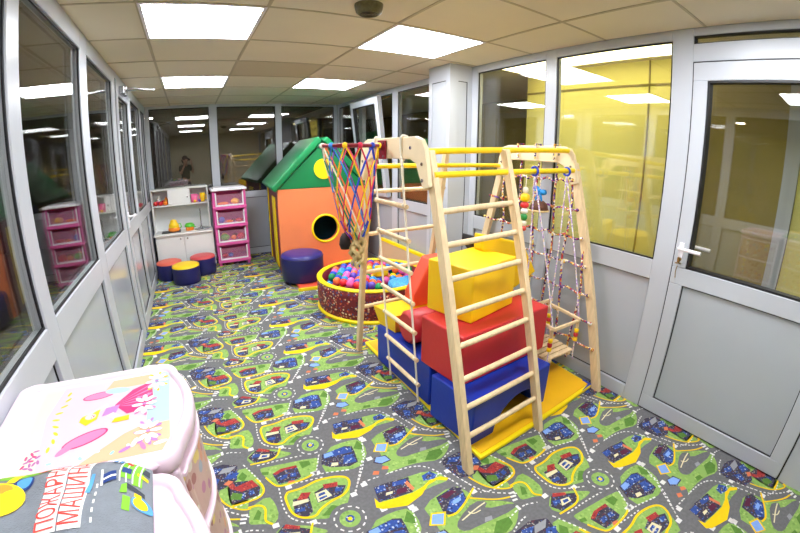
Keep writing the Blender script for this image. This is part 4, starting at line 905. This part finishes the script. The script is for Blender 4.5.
lump('toy_fruit', (.100, ky0+.185, zs), .022, pm('violet', (120, 80, 180)), 'small violet toy fruit between two mugs', GF)
lump('toy_fruit', (.03, ky0+.165, zs), .022, YT, 'small yellow toy fruit in front of the pink mug', GF)

# ------------------------------------------------------------ pink drawer tower
tx0, tx1, ty0, ty1, TH = .278, .762, 5.90, 6.34, 1.112
dt = thing('drawer_tower', ((tx0+tx1)/2, (ty0+ty1)/2, 0), 'tall pink plastic tower of four drawers with a white top beside the playhouse', 'drawer unit')
m = MB()
for x in (tx0, tx1-.035):
    for y in (ty0+.01, ty1-.035): m.box((x, y, .04), (x+.035, y+.03, TH))
    m.box((x+.012, ty0+.04, .05), (x+.022, ty1-.03, TH))
m.box((tx0+.02, ty1-.02, .05), (tx1-.02, ty1-.008, TH))
LV = [.055, .320, .585, .850, TH]
for z in LV[:-1]: m.box((tx0, ty0, z), (tx1, ty1-.01, z+.022)); m.box((tx0-.004, ty0-.012, z-.008), (tx1+.004, ty0+.012, z+.034))
m.build('frame', PINK, dt, bevel=.005)
for x in (tx0+.03, tx1-.03):
    for y in (ty0+.03, ty1-.04):
        m = MB(); m.lathe((x, y, 0), [(.022, 0), (.026, .05)], 14); m.build('foot', PINK, dt)
m = MB(); m.box((tx0-.018, ty0-.022, TH), (tx1+.018, ty1, TH+.03)); m.box((tx0+.02, ty0+.02, TH+.03), (tx1-.02, ty1-.03, TH+.042)); m.build('top', WHITEP, dt, bevel=.012)
CLEAR = bpy.data.materials.new('clear_plastic'); CLEAR.use_nodes = True
_n = CLEAR.node_tree.nodes; _l = CLEAR.node_tree.links; _n.clear()
_t = _n.new('ShaderNodeBsdfTransparent'); _g = _n.new('ShaderNodeBsdfPrincipled'); _mx = _n.new('ShaderNodeMixShader'); _o = _n.new('ShaderNodeOutputMaterial')
_g.inputs['Base Color'].default_value = lin((244, 190, 220)); _g.inputs['Roughness'].default_value = .2; _mx.inputs[0].default_value = .13; _t.inputs[0].default_value = (1, .94, .97, 1)
_l.new(_t.outputs[0], _mx.inputs[1]); _l.new(_g.outputs[0], _mx.inputs[2]); _l.new(_mx.outputs[0], _o.inputs[0])
for k, z in enumerate(LV[:-1]):
    z0, z1 = z+.036, (LV[k+1]-.012)
    dr = MB(); dr.box((tx0+.04, ty0-.002, z0), (tx1-.04, ty0+.004, z1-.045)); d = dr.build('drawer', CLEAR, dt)
    m = MB(); m.box((tx0+.04, ty0+.01, z0), (tx1-.04, ty1-.04, z0+.006)); m.build('drawer_floor', PINK, d)
    m = MB(); g = ty0-.010
    m.box((tx0+.037, g, z0), (tx0+.055, ty0+.006, z1-.02)); m.box((tx1-.055, g, z0), (tx1-.037, ty0+.006, z1-.02)); m.box((tx0+.055, g, z0), (tx1-.055, ty0+.006, z0+.022)); m.build('rim', WHITEP, d, bevel=.003)
GD = 'toys inside the pink drawer tower'
floor_z = [z+.0425 for z in LV[:-1]]
def blob(x, y, k, r, mt, lb_, sc=(1, 1, .8)): lump('toy', (x, y, floor_z[k]), r, mt, lb_, GD, sc)
blob(.39, 6.02, 0, .045, RT2, 'red toy in the lowest drawer of the pink tower'); blob(.48, 6.04, 0, .04, BT2, 'blue toy in the lowest drawer of the pink tower')
blob(.415, 6.0, 1, .055, GT, 'green toy in the second lowest drawer of the pink tower', (1.3, 1, .9)); blob(.42, 6.16, 1, .055, YT, 'yellow toy behind the green one in the pink tower'); blob(.545, 6.0, 1, .046, OT, 'orange toy in the second lowest drawer of the pink tower')
blob(.655, 6.0, 1, .050, RT2, 'red toy in the second lowest drawer of the pink tower', (1.2, 1, 1)); blob(.585, 6.12, 1, .05, NT, 'brown toy at the back of the second lowest drawer')
blob(.39, 6.0, 2, .05, BT2, 'blue toy in the second highest drawer of the pink tower', (1, 1, 1)); blob(.505, 5.99, 2, .035, OT, 'flat orange toy in the second highest drawer', (1.6, 1, .6)); blob(.65, 6.0, 2, .04, RT2, 'red toy in the second highest drawer of the pink tower', (1.5, 1, .7)); blob(.565, 6.06, 2, .03, NT, 'small brown toy in the second highest drawer')
blob(.43, 6.0, 3, .04, OT, 'long orange toy in the top drawer of the pink tower', (2.2, 1, .6)); blob(.61, 6.0, 3, .05, YT, 'yellow toy in the top drawer of the pink tower', (1.3, 1, .9))

# ------------------------------------------------------------ the pink storage chests in front
SIDEP = speckle('faded_flower_print', (206, 170, 164), [(232, 206, 120), (190, 120, 160), (160, 170, 190), (220, 150, 120), (170, 110, 110), (230, 220, 210)], 26, .35)
TOPZ = 1.00
def lid_outline(x0, x1, y0, y1, k=1.0, n=10):
    """rounded rectangle whose +x edge bows outward"""
    P = []; r = .06*k; bow = .072
    def ex(y): t = (y-(y0+y1)/2)/((y1-y0)/2); return x1+bow*(1-t*t)
    for i in range(n+1):
        y = y0+r+(y1-y0-2*r)*i/n; P.append((ex(y), y))
    for i in range(1, 6):
        a = PI/2*i/6; P.append((ex(y1-r)-r*.9+r*.9*math.cos(a), y1-r+r*math.sin(a)))
    P.append((ex(y1-r)-r*.9, y1))
    for i in range(0, 6):
        a = PI/2+PI/2*i/5; P.append((x0+r*.6+r*.6*math.cos(a), y1-r*.6+r*.6*math.sin(a)))
    for i in range(0, 6):
        a = PI+PI/2*i/5; P.append((x0+r*.6+r*.6*math.cos(a), y0+r*.6+r*.6*math.sin(a)))
    P.append((ex(y0+r)-r*.9, y0))
    for i in range(1, 6):
        a = -PI/2+PI/2*i/6; P.append((ex(y0+r)-r*.9+r*.9*math.cos(a), y0+r+r*math.sin(a)))
    return P
def scaled(P, k, dz=0):
    cx = sum(p[0] for p in P)/len(P); cy = sum(p[1] for p in P)/len(P); return [(cx+(x-cx)*k, cy+(y-cy)*k) for x, y in P]
def chest(y0, y1, label, pic):
    x0, x1 = -.613, -.152
    t = thing('storage_chest', ((x0+x1)/2, (y0+y1)/2, 0), label, 'chest of drawers', 'pink storage chests')
    O = lid_outline(x0, x1, y0, y1)
    k = len(O); m = MB()
    layers = [(.985, TOPZ-.050), (1.0, TOPZ-.044), (1.005, TOPZ-.025), (.995, TOPZ-.010), (.975, TOPZ-.003), (.94, TOPZ), (.90, TOPZ-.001), (.875, TOPZ-.008), (.86, TOPZ-.011)]
    vs = []
    for s_, z in layers: vs += [(x, y, z) for x, y in scaled(O, s_)]
    fs = [(i*k+j, i*k+(j+1) % k, (i+1)*k+(j+1) % k, (i+1)*k+j) for i in range(len(layers)-1) for j in range(k)]
    m.add(vs, fs, 0, True); o = len(m.v); m.f.append(list(range((len(layers)-1)*k, len(layers)*k))); m.m.append(0); m.sm.append(False)
    m.f.append(list(reversed(range(k)))); m.m.append(0); m.sm.append(False)
    for y in (y0+.012, y1-.012):
        for x in (x0+.055, x1-.055): m.sphere((x, y, TOPZ-.016), .034, 12, sc=(1.3, .75, .44))
    lid = m.build('lid', LIDP, t)
    I = scaled(O, .93)
    m = MB(); zz = [.05, .27, .495, .72, .935]
    bodyP = scaled(O, .90)
    m.prism([(x, y, .03) for x, y in bodyP], (0, 0, TOPZ-.052-.03)); m.build('body', mat('rose_plastic', (214, 176, 190), .4), t)
    for a, c in zip(zz, zz[1:]):
        d = MB(); D = scaled(O, .965); D = [(max(x, x0+.05), min(max(y, y0+.035), y1-.035)) for x, y in D]
        d.prism([(x, y, a+.006) for x, y in D], (0, 0, c-a-.022)); dd = d.build('drawer', SIDEP, t, bevel=.008)
        h = MB(); L_ = scaled(O, 1.0); L_ = [(max(x, x0+.2), min(max(y, y0+.03), y1-.03)) for x, y in L_]
        h.prism([(x, y, c-.026) for x, y in L_], (0, 0, .014)); h.build('drawer_lip', LIDP, dd, bevel=.004)
    m = MB()
    for y in (y0+.010, y1-.034): m.box((x1-.06, y, .0), (x1+.018, y+.024, TOPZ-.052)); m.box((x0+.02, y, .0), (x0+.06, y+.024, TOPZ-.052))
    m.build('corner_post', LIDP, t, bevel=.006)
    if pic: pic(lid, x0, x1, y0, y1)
    return t
def picture(lid, x0, x1, y0, y1):
    """printed picture: a small generic fairy among flowers"""
    cols = [('cream_pink', (226, 184, 194)), ('pale_aqua', (160, 186, 194)), ('hot_pink', (220, 40, 110)), ('soft_pink', (226, 120, 164)), ('pic_yellow', (236, 196, 10)), ('pic_white', (232, 230, 236)), ('lilac', (176, 120, 184)), ('peach', (230, 172, 136)), ('skin', (248, 212, 190)), ('aqua', (150, 206, 200)), ('plum', (164, 90, 150))]
    mats = [mat('print_'+n, c, .35) for n, c in cols]
    cx = {n: i for i, (n, c) in enumerate(cols)}
    a0, a1, b0, b1 = x0+.095, x1+.010, y0+.045, y1-.045     # the printed area
    m = MB(); z = TOPZ-.0105; todo = []
    def U(u, v): return (a0+(a1-a0)*u, b0+(b1-b0)*v)
    def pol(pts, c, dz): todo.append((dz, [U(u, v) for u, v in pts], cx[c]))
    def ell(u, v, ru, rv, c, dz, ang=0, n=18):
        A = math.radians(ang); W = (a1-a0)/(b1-b0)
        pol([(u+(ru*math.cos(t)*math.cos(A)-rv*math.sin(t)*math.sin(A)), v+(ru*math.cos(t)*math.sin(A)*W+rv*W*math.sin(t)*math.cos(A))) for t in [2*PI*i/n for i in range(n)]], c, dz)
    pol([(0, 0), (1, 0), (1, 1), (0, 1)], 'cream_pink', 0)
    pol([(.42, .0), (.95, 0), (1, .12), (1, .4), (.7, .25)], 'peach', 1); pol([(.5, .86), (.85, .86), (.85, 1), (.55, 1)], 'peach', 1)
    pol([(.84, .3), (1, .3), (1, 1), (.90, 1), (.84, .7)], 'pale_aqua', 1); pol([(0, 0), (.16, 0), (.1, .6), (.16, 1), (0, 1)], 'skin', 1)
    for i in range(9): ell(.20+.02*math.sin(i*1.1), .22+.085*i, .012, .03, 'pic_yellow', 3, 20*i)
    for i in range(14): ell(.11+.055*math.cos(i*2.4)*(i/14)**.5, .13+.11*math.sin(i*2.4)*(i/14)**.5, .022, .010, 'plum' if i % 3 else 'hot_pink', 4+i % 3, 50*i)
    # wings
    ell(.46, .80, .125, .050, 'hot_pink', 3, 6); ell(.46, .80, .112, .040, 'soft_pink', 4, 6); ell(.60, .83, .10, .045, 'pale_aqua', 4, -10)
    ell(.44, .27, .16, .062, 'hot_pink', 3, 24); ell(.44, .27, .145, .050, 'soft_pink', 4, 24); ell(.33, .20, .09, .03, 'soft_pink', 3, 45)
    # dress, arms, hair
    pol([(.60, .62), (.72, .80), (.86, .88), (.88, .62), (.84, .50), (.70, .48)], 'hot_pink', 5)
    for i in range(5): pol([(.62, .60+.01*i), (.86, .54+.07*i), (.87, .57+.07*i)], 'soft_pink', 7)
    pol([(.52, .50), (.62, .52), (.64, .62), (.54, .60)], 'lilac', 6); pol([(.42, .56), (.54, .66), (.56, .62), (.46, .54)], 'skin', 6); pol([(.55, .50), (.66, .40), (.69, .43), (.60, .53)], 'skin', 6); pol([(.60, .40), (.72, .40), (.72, .46), (.62, .45)], 'pic_yellow', 7)
    ell(.425, .50, .060, .052, 'pic_yellow', 6); ell(.44, .52, .040, .034, 'skin', 8); pol([(.36, .48), (.47, .58), (.50, .60), (.49, .48), (.42, .42)], 'pic_yellow', 6)
    ell(.452, .53, .006, .006, 'plum', 10); ell(.450, .50, .006, .006, 'plum', 10); ell(.465, .515, .005, .012, 'hot_pink', 10)
    # white flowers
    for (u, v, c2) in ((.90, .86, 'pic_yellow'), (.82, .56, 'soft_pink'), (.86, .22, 'lilac')):
        for i in range(8): ell(u+.05*math.cos(i*PI/4), v+.085*math.sin(i*PI/4), .040, .018, 'pic_white', 8+i % 2, i*45)
        for i in range(7): ell(u+.075*math.cos(i*PI/3.5+.4), v+.13*math.sin(i*PI/3.5+.4), .022, .011, c2, 7, i*51+20)
        ell(u, v, .014, .014, 'lilac', 11)
    for i in range(5): ell(.72+.055*i, .08+.05*(i % 2), .045, .016, ('lilac', 'pic_white', 'soft_pink')[i % 3], 6, 30+40*i)
    for i in range(6): ell(.24+.1*i, .07+.04*(i % 2), .02, .012, ('aqua', 'pic_white')[i % 2], 4, 60*i)
    for i, (dz, pts, c) in enumerate(sorted(todo, key=lambda t: t[0])): m.add([(x, y, z+.0003+i*2.5e-5) for x, y in pts], [tuple(range(len(pts)))], c)
    m.build('picture', mats, lid)
chest(.722, 1.172, 'pale pink plastic chest of drawers with a fairy picture on its lid', picture)
chest(.250, .690, 'second pale pink chest of drawers, nearest the camera, under the grey play bag', None)
# printed cloth bag on the near chest
def bagz(u, v):
    u, v = min(1, max(0, u)), min(1, max(0, v))
    e = (min(u, 1-u, .16)/.16)**.6*(min(v, 1-v, .16)/.16)**.6
    return 1.0025+.050*e+.004*math.sin(u*17+v*5)*e+.003*math.sin(v*23)*e
BX0, BX1, BY0, BY1 = -.600, -.178, .28, .742
bg = thing('play_bag', ((BX0+BX1)/2, (BY0+BY1)/2, 1.0015), 'grey cloth bag printed with roads, cars and a red Russian text, on the near chest', 'bag')
def BP(u, v, dz=0):
    x = BX0+(BX1-BX0)*u; y = BY0+(BY1-BY0)*v
    cxx, r = .5, .12
    return (x, y-.075*max(0, (u-.72)/.28)**2*(v-.3), bagz(u, v)+dz)
m = MB(); n = 40; vs = [BP(i/n, j/n) for j in range(n+1) for i in range(n+1)]
m.add(vs, [(j*(n+1)+i, j*(n+1)+i+1, (j+1)*(n+1)+i+1, (j+1)*(n+1)+i) for j in range(n) for i in range(n)], 0, True)
lo = [(x, y, 1.0015) for x, y, z in vs]; m.add(lo, [((j+1)*(n+1)+i, (j+1)*(n+1)+i+1, j*(n+1)+i+1, j*(n+1)+i) for j in range(n) for i in range(n)], 0, True)
m.build('cloth', mat('road_grey_cloth', (118, 124, 132), .85, var=.06, scale=40, bump=.5, bscale=300), bg)
def bpatch(pts, mi, dz, sub=6):
    """a printed patch that follows the cloth: a quad (4 corner points u, v)"""
    vs = []; k = sub
    for j in range(k+1):
        for i in range(k+1):
            s_, t_ = i/k, j/k
            u = (pts[0][0]*(1-s_)+pts[1][0]*s_)*(1-t_)+(pts[3][0]*(1-s_)+pts[2][0]*s_)*t_; v = (pts[0][1]*(1-s_)+pts[1][1]*s_)*(1-t_)+(pts[3][1]*(1-s_)+pts[2][1]*s_)*t_
            vs.append(BP(.25+.75*u, .52+.48*v, .0008+dz*.0006))
    pr.add(vs, [(j*(k+1)+i, j*(k+1)+i+1, (j+1)*(k+1)+i+1, (j+1)*(k+1)+i) for j in range(k) for i in range(k)], mi, True)
def bdisc(u, v, ru, rv, mi, dz, n=22, ang=0):
    A = math.radians(ang); c = BP(.25+.75*u, .52+.48*v, .0008+dz*.0006); vs = [c]
    for i in range(n):
        t = 2*PI*i/n; a, b_ = ru*math.cos(t), rv*math.sin(t); vs.append(BP(.25+.75*(u+a*math.cos(A)-b_*math.sin(A)), .52+.48*(v+a*math.sin(A)+b_*math.cos(A)), .0008+dz*.0006))
    pr.add(vs, [(0, 1+i, 1+(i+1) % n) for i in range(n)], mi, True)
pc = [(116, 178, 40), (236, 200, 10), (24, 54, 120), (222, 222, 220), (206, 40, 34), (80, 150, 206), (52, 56, 66), (232, 146, 40)]
pmats = [mat('bag_print_%d' % i, c, .8) for i, c in enumerate(pc)]
G, Y, N_, W_, R_, S_, K_, O_ = range(8)
pr = MB()
bpatch([(.0, .74), (.36, .80), (.36, .97), (.0, .97)], G, 1); bpatch([(.08, .93), (.30, .97), (.30, .99), (.08, .99)], S_, 2); bpatch([(.28, .80), (.34, .80), (.34, .94), (.30, .90)], R_, 2, 3); bpatch([(.10, .68), (.16, .68), (.16, .90), (.10, .90)], Y, 2); bpatch([(.0, .86), (.08, .90), (.08, .93), (.0, .90)], Y, 2, 3)
# the yellow vehicle
bdisc(.06, .46, .20, .22, Y, 3); bdisc(.0, .46, .10, .20, R_, 4); bdisc(.10, .60, .06, .05, O_, 5); bdisc(.22, .66, .07, .10, N_, 2); bdisc(.225, .67, .05, .075, S_, 3); bdisc(.17, .50, .035, .12, O_, 4)
bpatch([(.385, .02), (.515, .02), (.515, .94), (.385, .94)], W_, 2, 12); bpatch([(.525, .02), (.655, .02), (.655, .885), (.525, .885)], W_, 2, 12)
bpatch([(.64, .40), (.67, .40), (.69, .62), (.67, .62)], S_, 3, 4)
bpatch([(.60, .92), (.70, .95), (.70, .98), (.60, .95)], N_, 3, 3); bpatch([(.76, .82), (.84, .84), (.84, .97), (.80, .93)], N_, 2, 4)
for i in range(4): bpatch([(.77+.017*i, .83), (.78+.017*i, .83), (.785+.017*i, .95), (.775+.017*i, .95)], S_ if i % 2 else W_, 3, 3)
bpatch([(.84, .60), (.90, .62), (.91, .96), (.85, .95)], G, 1); bpatch([(.905, .56), (.955, .58), (.965, .95), (.915, .96)], G, 1); bpatch([(.85, .66), (.90, .68), (.90, .78), (.85, .76)], N_, 3, 3); bdisc(.88, .88, .02, .03, R_, 4, 12)
bpatch([(.93, .72), (.985, .72), (.985, .77), (.93, .77)], Y, 2, 3); bpatch([(.95, .80), (.99, .82), (.99, .92), (.96, .92)], K_, 2, 3)
bpatch([(.73, .50), (.82, .56), (.82, .66), (.73, .60)], N_, 2, 4); bpatch([(.725, .48), (.74, .48), (.74, .66), (.725, .66)], W_, 3, 3); bpatch([(.74, .54), (.82, .60), (.82, .62), (.74, .56)], W_, 3, 3)
bpatch([(.84, .42), (.88, .44), (.88, .56), (.85, .52)], G, 2, 3); bpatch([(.88, .50), (.97, .46), (.97, .52), (.88, .56)], K_, 2, 4); bpatch([(.86, .22), (.90, .22), (.90, .40), (.86, .40)], G, 2, 3); bdisc(.95, .36, .035, .07, Y, 3); bdisc(.955, .36, .05, .09, S_, 2); bpatch([(.92, .42), (.955, .42), (.955, .47), (.92, .47)], Y, 3, 3)
for i in range(5): bpatch([(.70, .06+.10*i), (.712, .06+.10*i), (.712, .11+.10*i), (.70, .11+.10*i)], W_, 2, 2)
for i in range(4): bpatch([(.835+.035*i, .55+.01*i), (.842+.035*i, .55+.01*i), (.848+.035*i, .98), (.841+.035*i, .98)], W_, 3, 4)
pr.build('print', pmats, bg)
def lettering(txt, u_base, v0, size, along, mt):
    c = bpy.data.curves.new('t', 'FONT'); c.body = txt; c.size = 1; c.extrude = 0; o = bpy.data.objects.new('t', c); COL.objects.link(o)
    bpy.context.view_layer.update(); dg = bpy.context.evaluated_depsgraph_get(); me = bpy.data.meshes.new_from_object(o.evaluated_get(dg))
    bpy.data.objects.remove(o); vs = [v.co.copy() for v in me.vertices]; wd = max(v.x for v in vs)
    q = MB(); pts = []
    for v in vs: pts.append(BP(.25+.75*(u_base-v.y*size), .52+.48*(v0+v.x/wd*along), .0008+4*.0006))
    q.add(pts, [list(p.vertices) for p in me.polygons]); bpy.data.meshes.remove(me)
    return q.build('lettering', mt, bg)
RED = mat('letter_red', (226, 70, 60), .7)
lettering('ПОЖАРНАЯ', .502, .04, .165, .875, RED)
lettering('МАШИНА', .642, .05, .165, .815, RED)

# ------------------------------------------------------------ the photographer, mirrored in the back glass
def skin_mesh(name, nodes, edges, mt, parent, sub=2):
    """nodes: (position, radius x, radius y); grown with a Skin modifier rooted at node 0"""
    off = root_loc(parent); me = bpy.data.meshes.new(name)
    me.from_pydata([tuple(Vector(p)-off) for p, a, b_ in nodes], edges, []); me.materials.append(mt)
    o = bpy.data.objects.new(name, me); COL.objects.link(o)
    md = o.modifiers.new('skin', 'SKIN'); md.use_smooth_shade = True
    sl = me.skin_vertices[0].data
    for i, (p, a, b_) in enumerate(nodes): sl[i].radius = (a, b_); sl[i].use_root = (i == 0)
    ms = o.modifiers.new('smooth', 'SUBSURF'); ms.levels = sub; ms.render_levels = sub
    o.parent = parent
    return o
FH = Vector((math.sin(_y), math.cos(_y), 0)); RH = Vector((math.cos(_y), -math.sin(_y), 0)); base = -FH*.30
def Q(r, f, z): return base+RH*r+FH*f+Vector((0, 0, z))
pe = thing('person', base, 'person in an olive shirt holding up a camera, mirrored in the back glass', 'person')
SKIN = mat('skin', (206, 158, 130), .5, var=.04, scale=20); HAIR = mat('dark_brown_hair', (38, 26, 20), .5, var=.3, scale=60); SHIRT = mat('olive_shirt', (62, 66, 46), .85, var=.1, scale=20); JEANS = mat('dark_jeans', (36, 42, 62), .85, var=.12, scale=30); SHOE = mat('black_shoe', (20, 20, 22), .5)
nd, ed = [], []
def node(p, a, b_=None, link=None):
    nd.append((p, a, b_ or a)); i = len(nd)-1
    if link is not None: ed.append((link, i))
    return i
pel = node(Q(0, 0, .92), .135, .10); wst = node(Q(0, .0, 1.06), .115, .085, pel); che = node(Q(0, .0, 1.26), .135, .095, wst); upc = node(Q(0, .0, 1.36), .10, .075, che); nk = node(Q(0, .025, 1.44), .048, .050, upc)
hd0 = node(Q(0, .05, 1.515), .062, .066, nk); hd1 = node(Q(0, .06, 1.58), .072, .088, hd0); hd2 = node(Q(0, .05, 1.645), .062, .078, hd1)
tips = []
for sg in (-1, 1):
    sh = node(Q(.155*sg, .0, 1.36), .052, .05, upc); el = node(Q(.225*sg, .10, 1.15), .040, .038, sh); fo = node(Q(.17*sg, .18, 1.32), .033, .031, el); wr = node(Q(.105*sg, .225, 1.50), .024, .019, fo)
    pa = node(Q(.088*sg, .235, 1.555), .020, .030, wr); tips.append((pa, sg))
    hp_ = node(Q(.09*sg, 0, .87), .088, .085, pel); kn = node(Q(.10*sg, .02, .48), .055, .056, hp_); an = node(Q(.105*sg, -.015, .10), .036, .038, kn); node(Q(.11*sg, .11, .045), .036, .028, an)
for pa, sg in tips:
    for i in range(4):
        h = 1.545+.017*i; l = (.8, .95, 1.0, .9)[i]
        a = node(Q(.080*sg, .258, h+.005), .0085, None, pa); b2 = node(Q(.066*sg, .258+.014*l, h+.01), .0080, None, a); node(Q(.046*sg, .258+.010*l, h+.013), .0072, None, b2)
    a = node(Q(.082*sg, .225, 1.532), .0105, None, pa); b2 = node(Q(.062*sg, .222, 1.525), .0095, None, a); node(Q(.044*sg, .226, 1.530), .0085, None, b2)
body = skin_mesh('body', nd, ed, SKIN, pe)
m = MB(); fc = Q(0, .05, 1.585)
m.sphere(Q(0, .150, 1.57), .016, 10, sc=(.8, 1.1, 1.4)); m.build('nose', SKIN, pe)
for sg in (-1, 1): m = MB(); m.sphere(Q(.075*sg, .045, 1.575), .024, 10, sc=(.5, .8, 1.3)); m.build('ear', SKIN, pe)
for sg in (-1, 1):
    m = MB(); m.sphere(Q(.028*sg, .132, 1.595), .011, 10); m.build('eye', mat('eye_dark', (40, 30, 26), .2), pe)
m = MB(); m.sphere(Q(0, .136, 1.525), .022, 10, sc=(1, .35, .35)); m.build('mouth', mat('lips', (170, 90, 84), .5), pe)
m = MB(); m.sphere(Q(0, .025, 1.625), .102, 20, sc=(.92, 1.0, .92)); m.sphere(Q(0, -.045, 1.555), .075, 16, sc=(1.0, .8, 1.2))
m.v = [v if (Vector(v)-Q(0, 0, 0)).dot(FH) < .115 else tuple(Vector(v)-FH*((Vector(v)-Q(0, 0, 0)).dot(FH)-.115)) for v in m.v]
m.build('hair', HAIR, pe)
tn = [(Q(0, 0, .90), .150, .118), (Q(0, 0, 1.06), .135, .102), (Q(0, 0, 1.26), .152, .112), (Q(0, 0, 1.365), .115, .09), (Q(0, .02, 1.415), .066, .062)]; te = [(0, 1), (1, 2), (2, 3), (3, 4)]
for sg in (-1, 1):
    k = len(tn); tn += [(Q(.155*sg, .0, 1.365), .066, .064), (Q(.205*sg, .07, 1.215), .055, .053)]; te += [(3, k), (k, k+1)]
skin_mesh('shirt', tn, te, SHIRT, pe)
tn = [(Q(0, 0, .94), .146, .114), (Q(0, 0, .86), .14, .112)]; te = [(0, 1)]
for sg in (-1, 1):
    k = len(tn); tn += [(Q(.09*sg, 0, .80), .092, .092), (Q(.10*sg, .02, .48), .066, .068), (Q(.105*sg, -.012, .10), .054, .058)]; te += [(1, k), (k, k+1), (k+1, k+2)]
skin_mesh('trousers', tn, te, JEANS, pe)
for sg in (-1, 1):
    m = MB(); m.sphere(Q(.11*sg, .065, .046), .05, 14, sc=(.9, 1, .9)); m.sphere(Q(.105*sg, -.015, .046), .048, 14, sc=(.85, .85, .95)); c0 = Q(.11*sg, .065, 0)
    m.v = [tuple(Vector(v)+FH*((Vector(v)-c0).dot(FH)*.7)) for v in m.v]; m.v = [(x, y, max(z, .002)) for x, y, z in m.v]; m.build('shoe', SHOE, pe)
kc = thing('camera', Q(0, .235, 1.545), 'black camera held in front of the face, mirrored in the back glass', 'camera')
m = MB()
def obox(m, r0, r1, f0, f1, z0, z1):
    vs = [Q(r, f, z) for z in (z0, z1) for r, f in ((r0, f0), (r1, f0), (r1, f1), (r0, f1))]; m.add(vs, [(0,3,2,1),(4,5,6,7),(0,1,5,4),(1,2,6,5),(2,3,7,6),(3,0,4,7)])
obox(m, -.062, .062, .175, .222, 1.545, 1.622); obox(m, -.025, .025, .178, .218, 1.622, 1.650); m.build('camera_body', BLACK, kc, bevel=.006)
m = MB(); m.tube([Q(0, .222, 1.586), Q(0, .262, 1.586)], .032, 24); m.tube([Q(0, .258, 1.586), Q(0, .266, 1.586)], .036, 24); m.build('lens', mat('lens_black', (14, 14, 16), .25), kc)
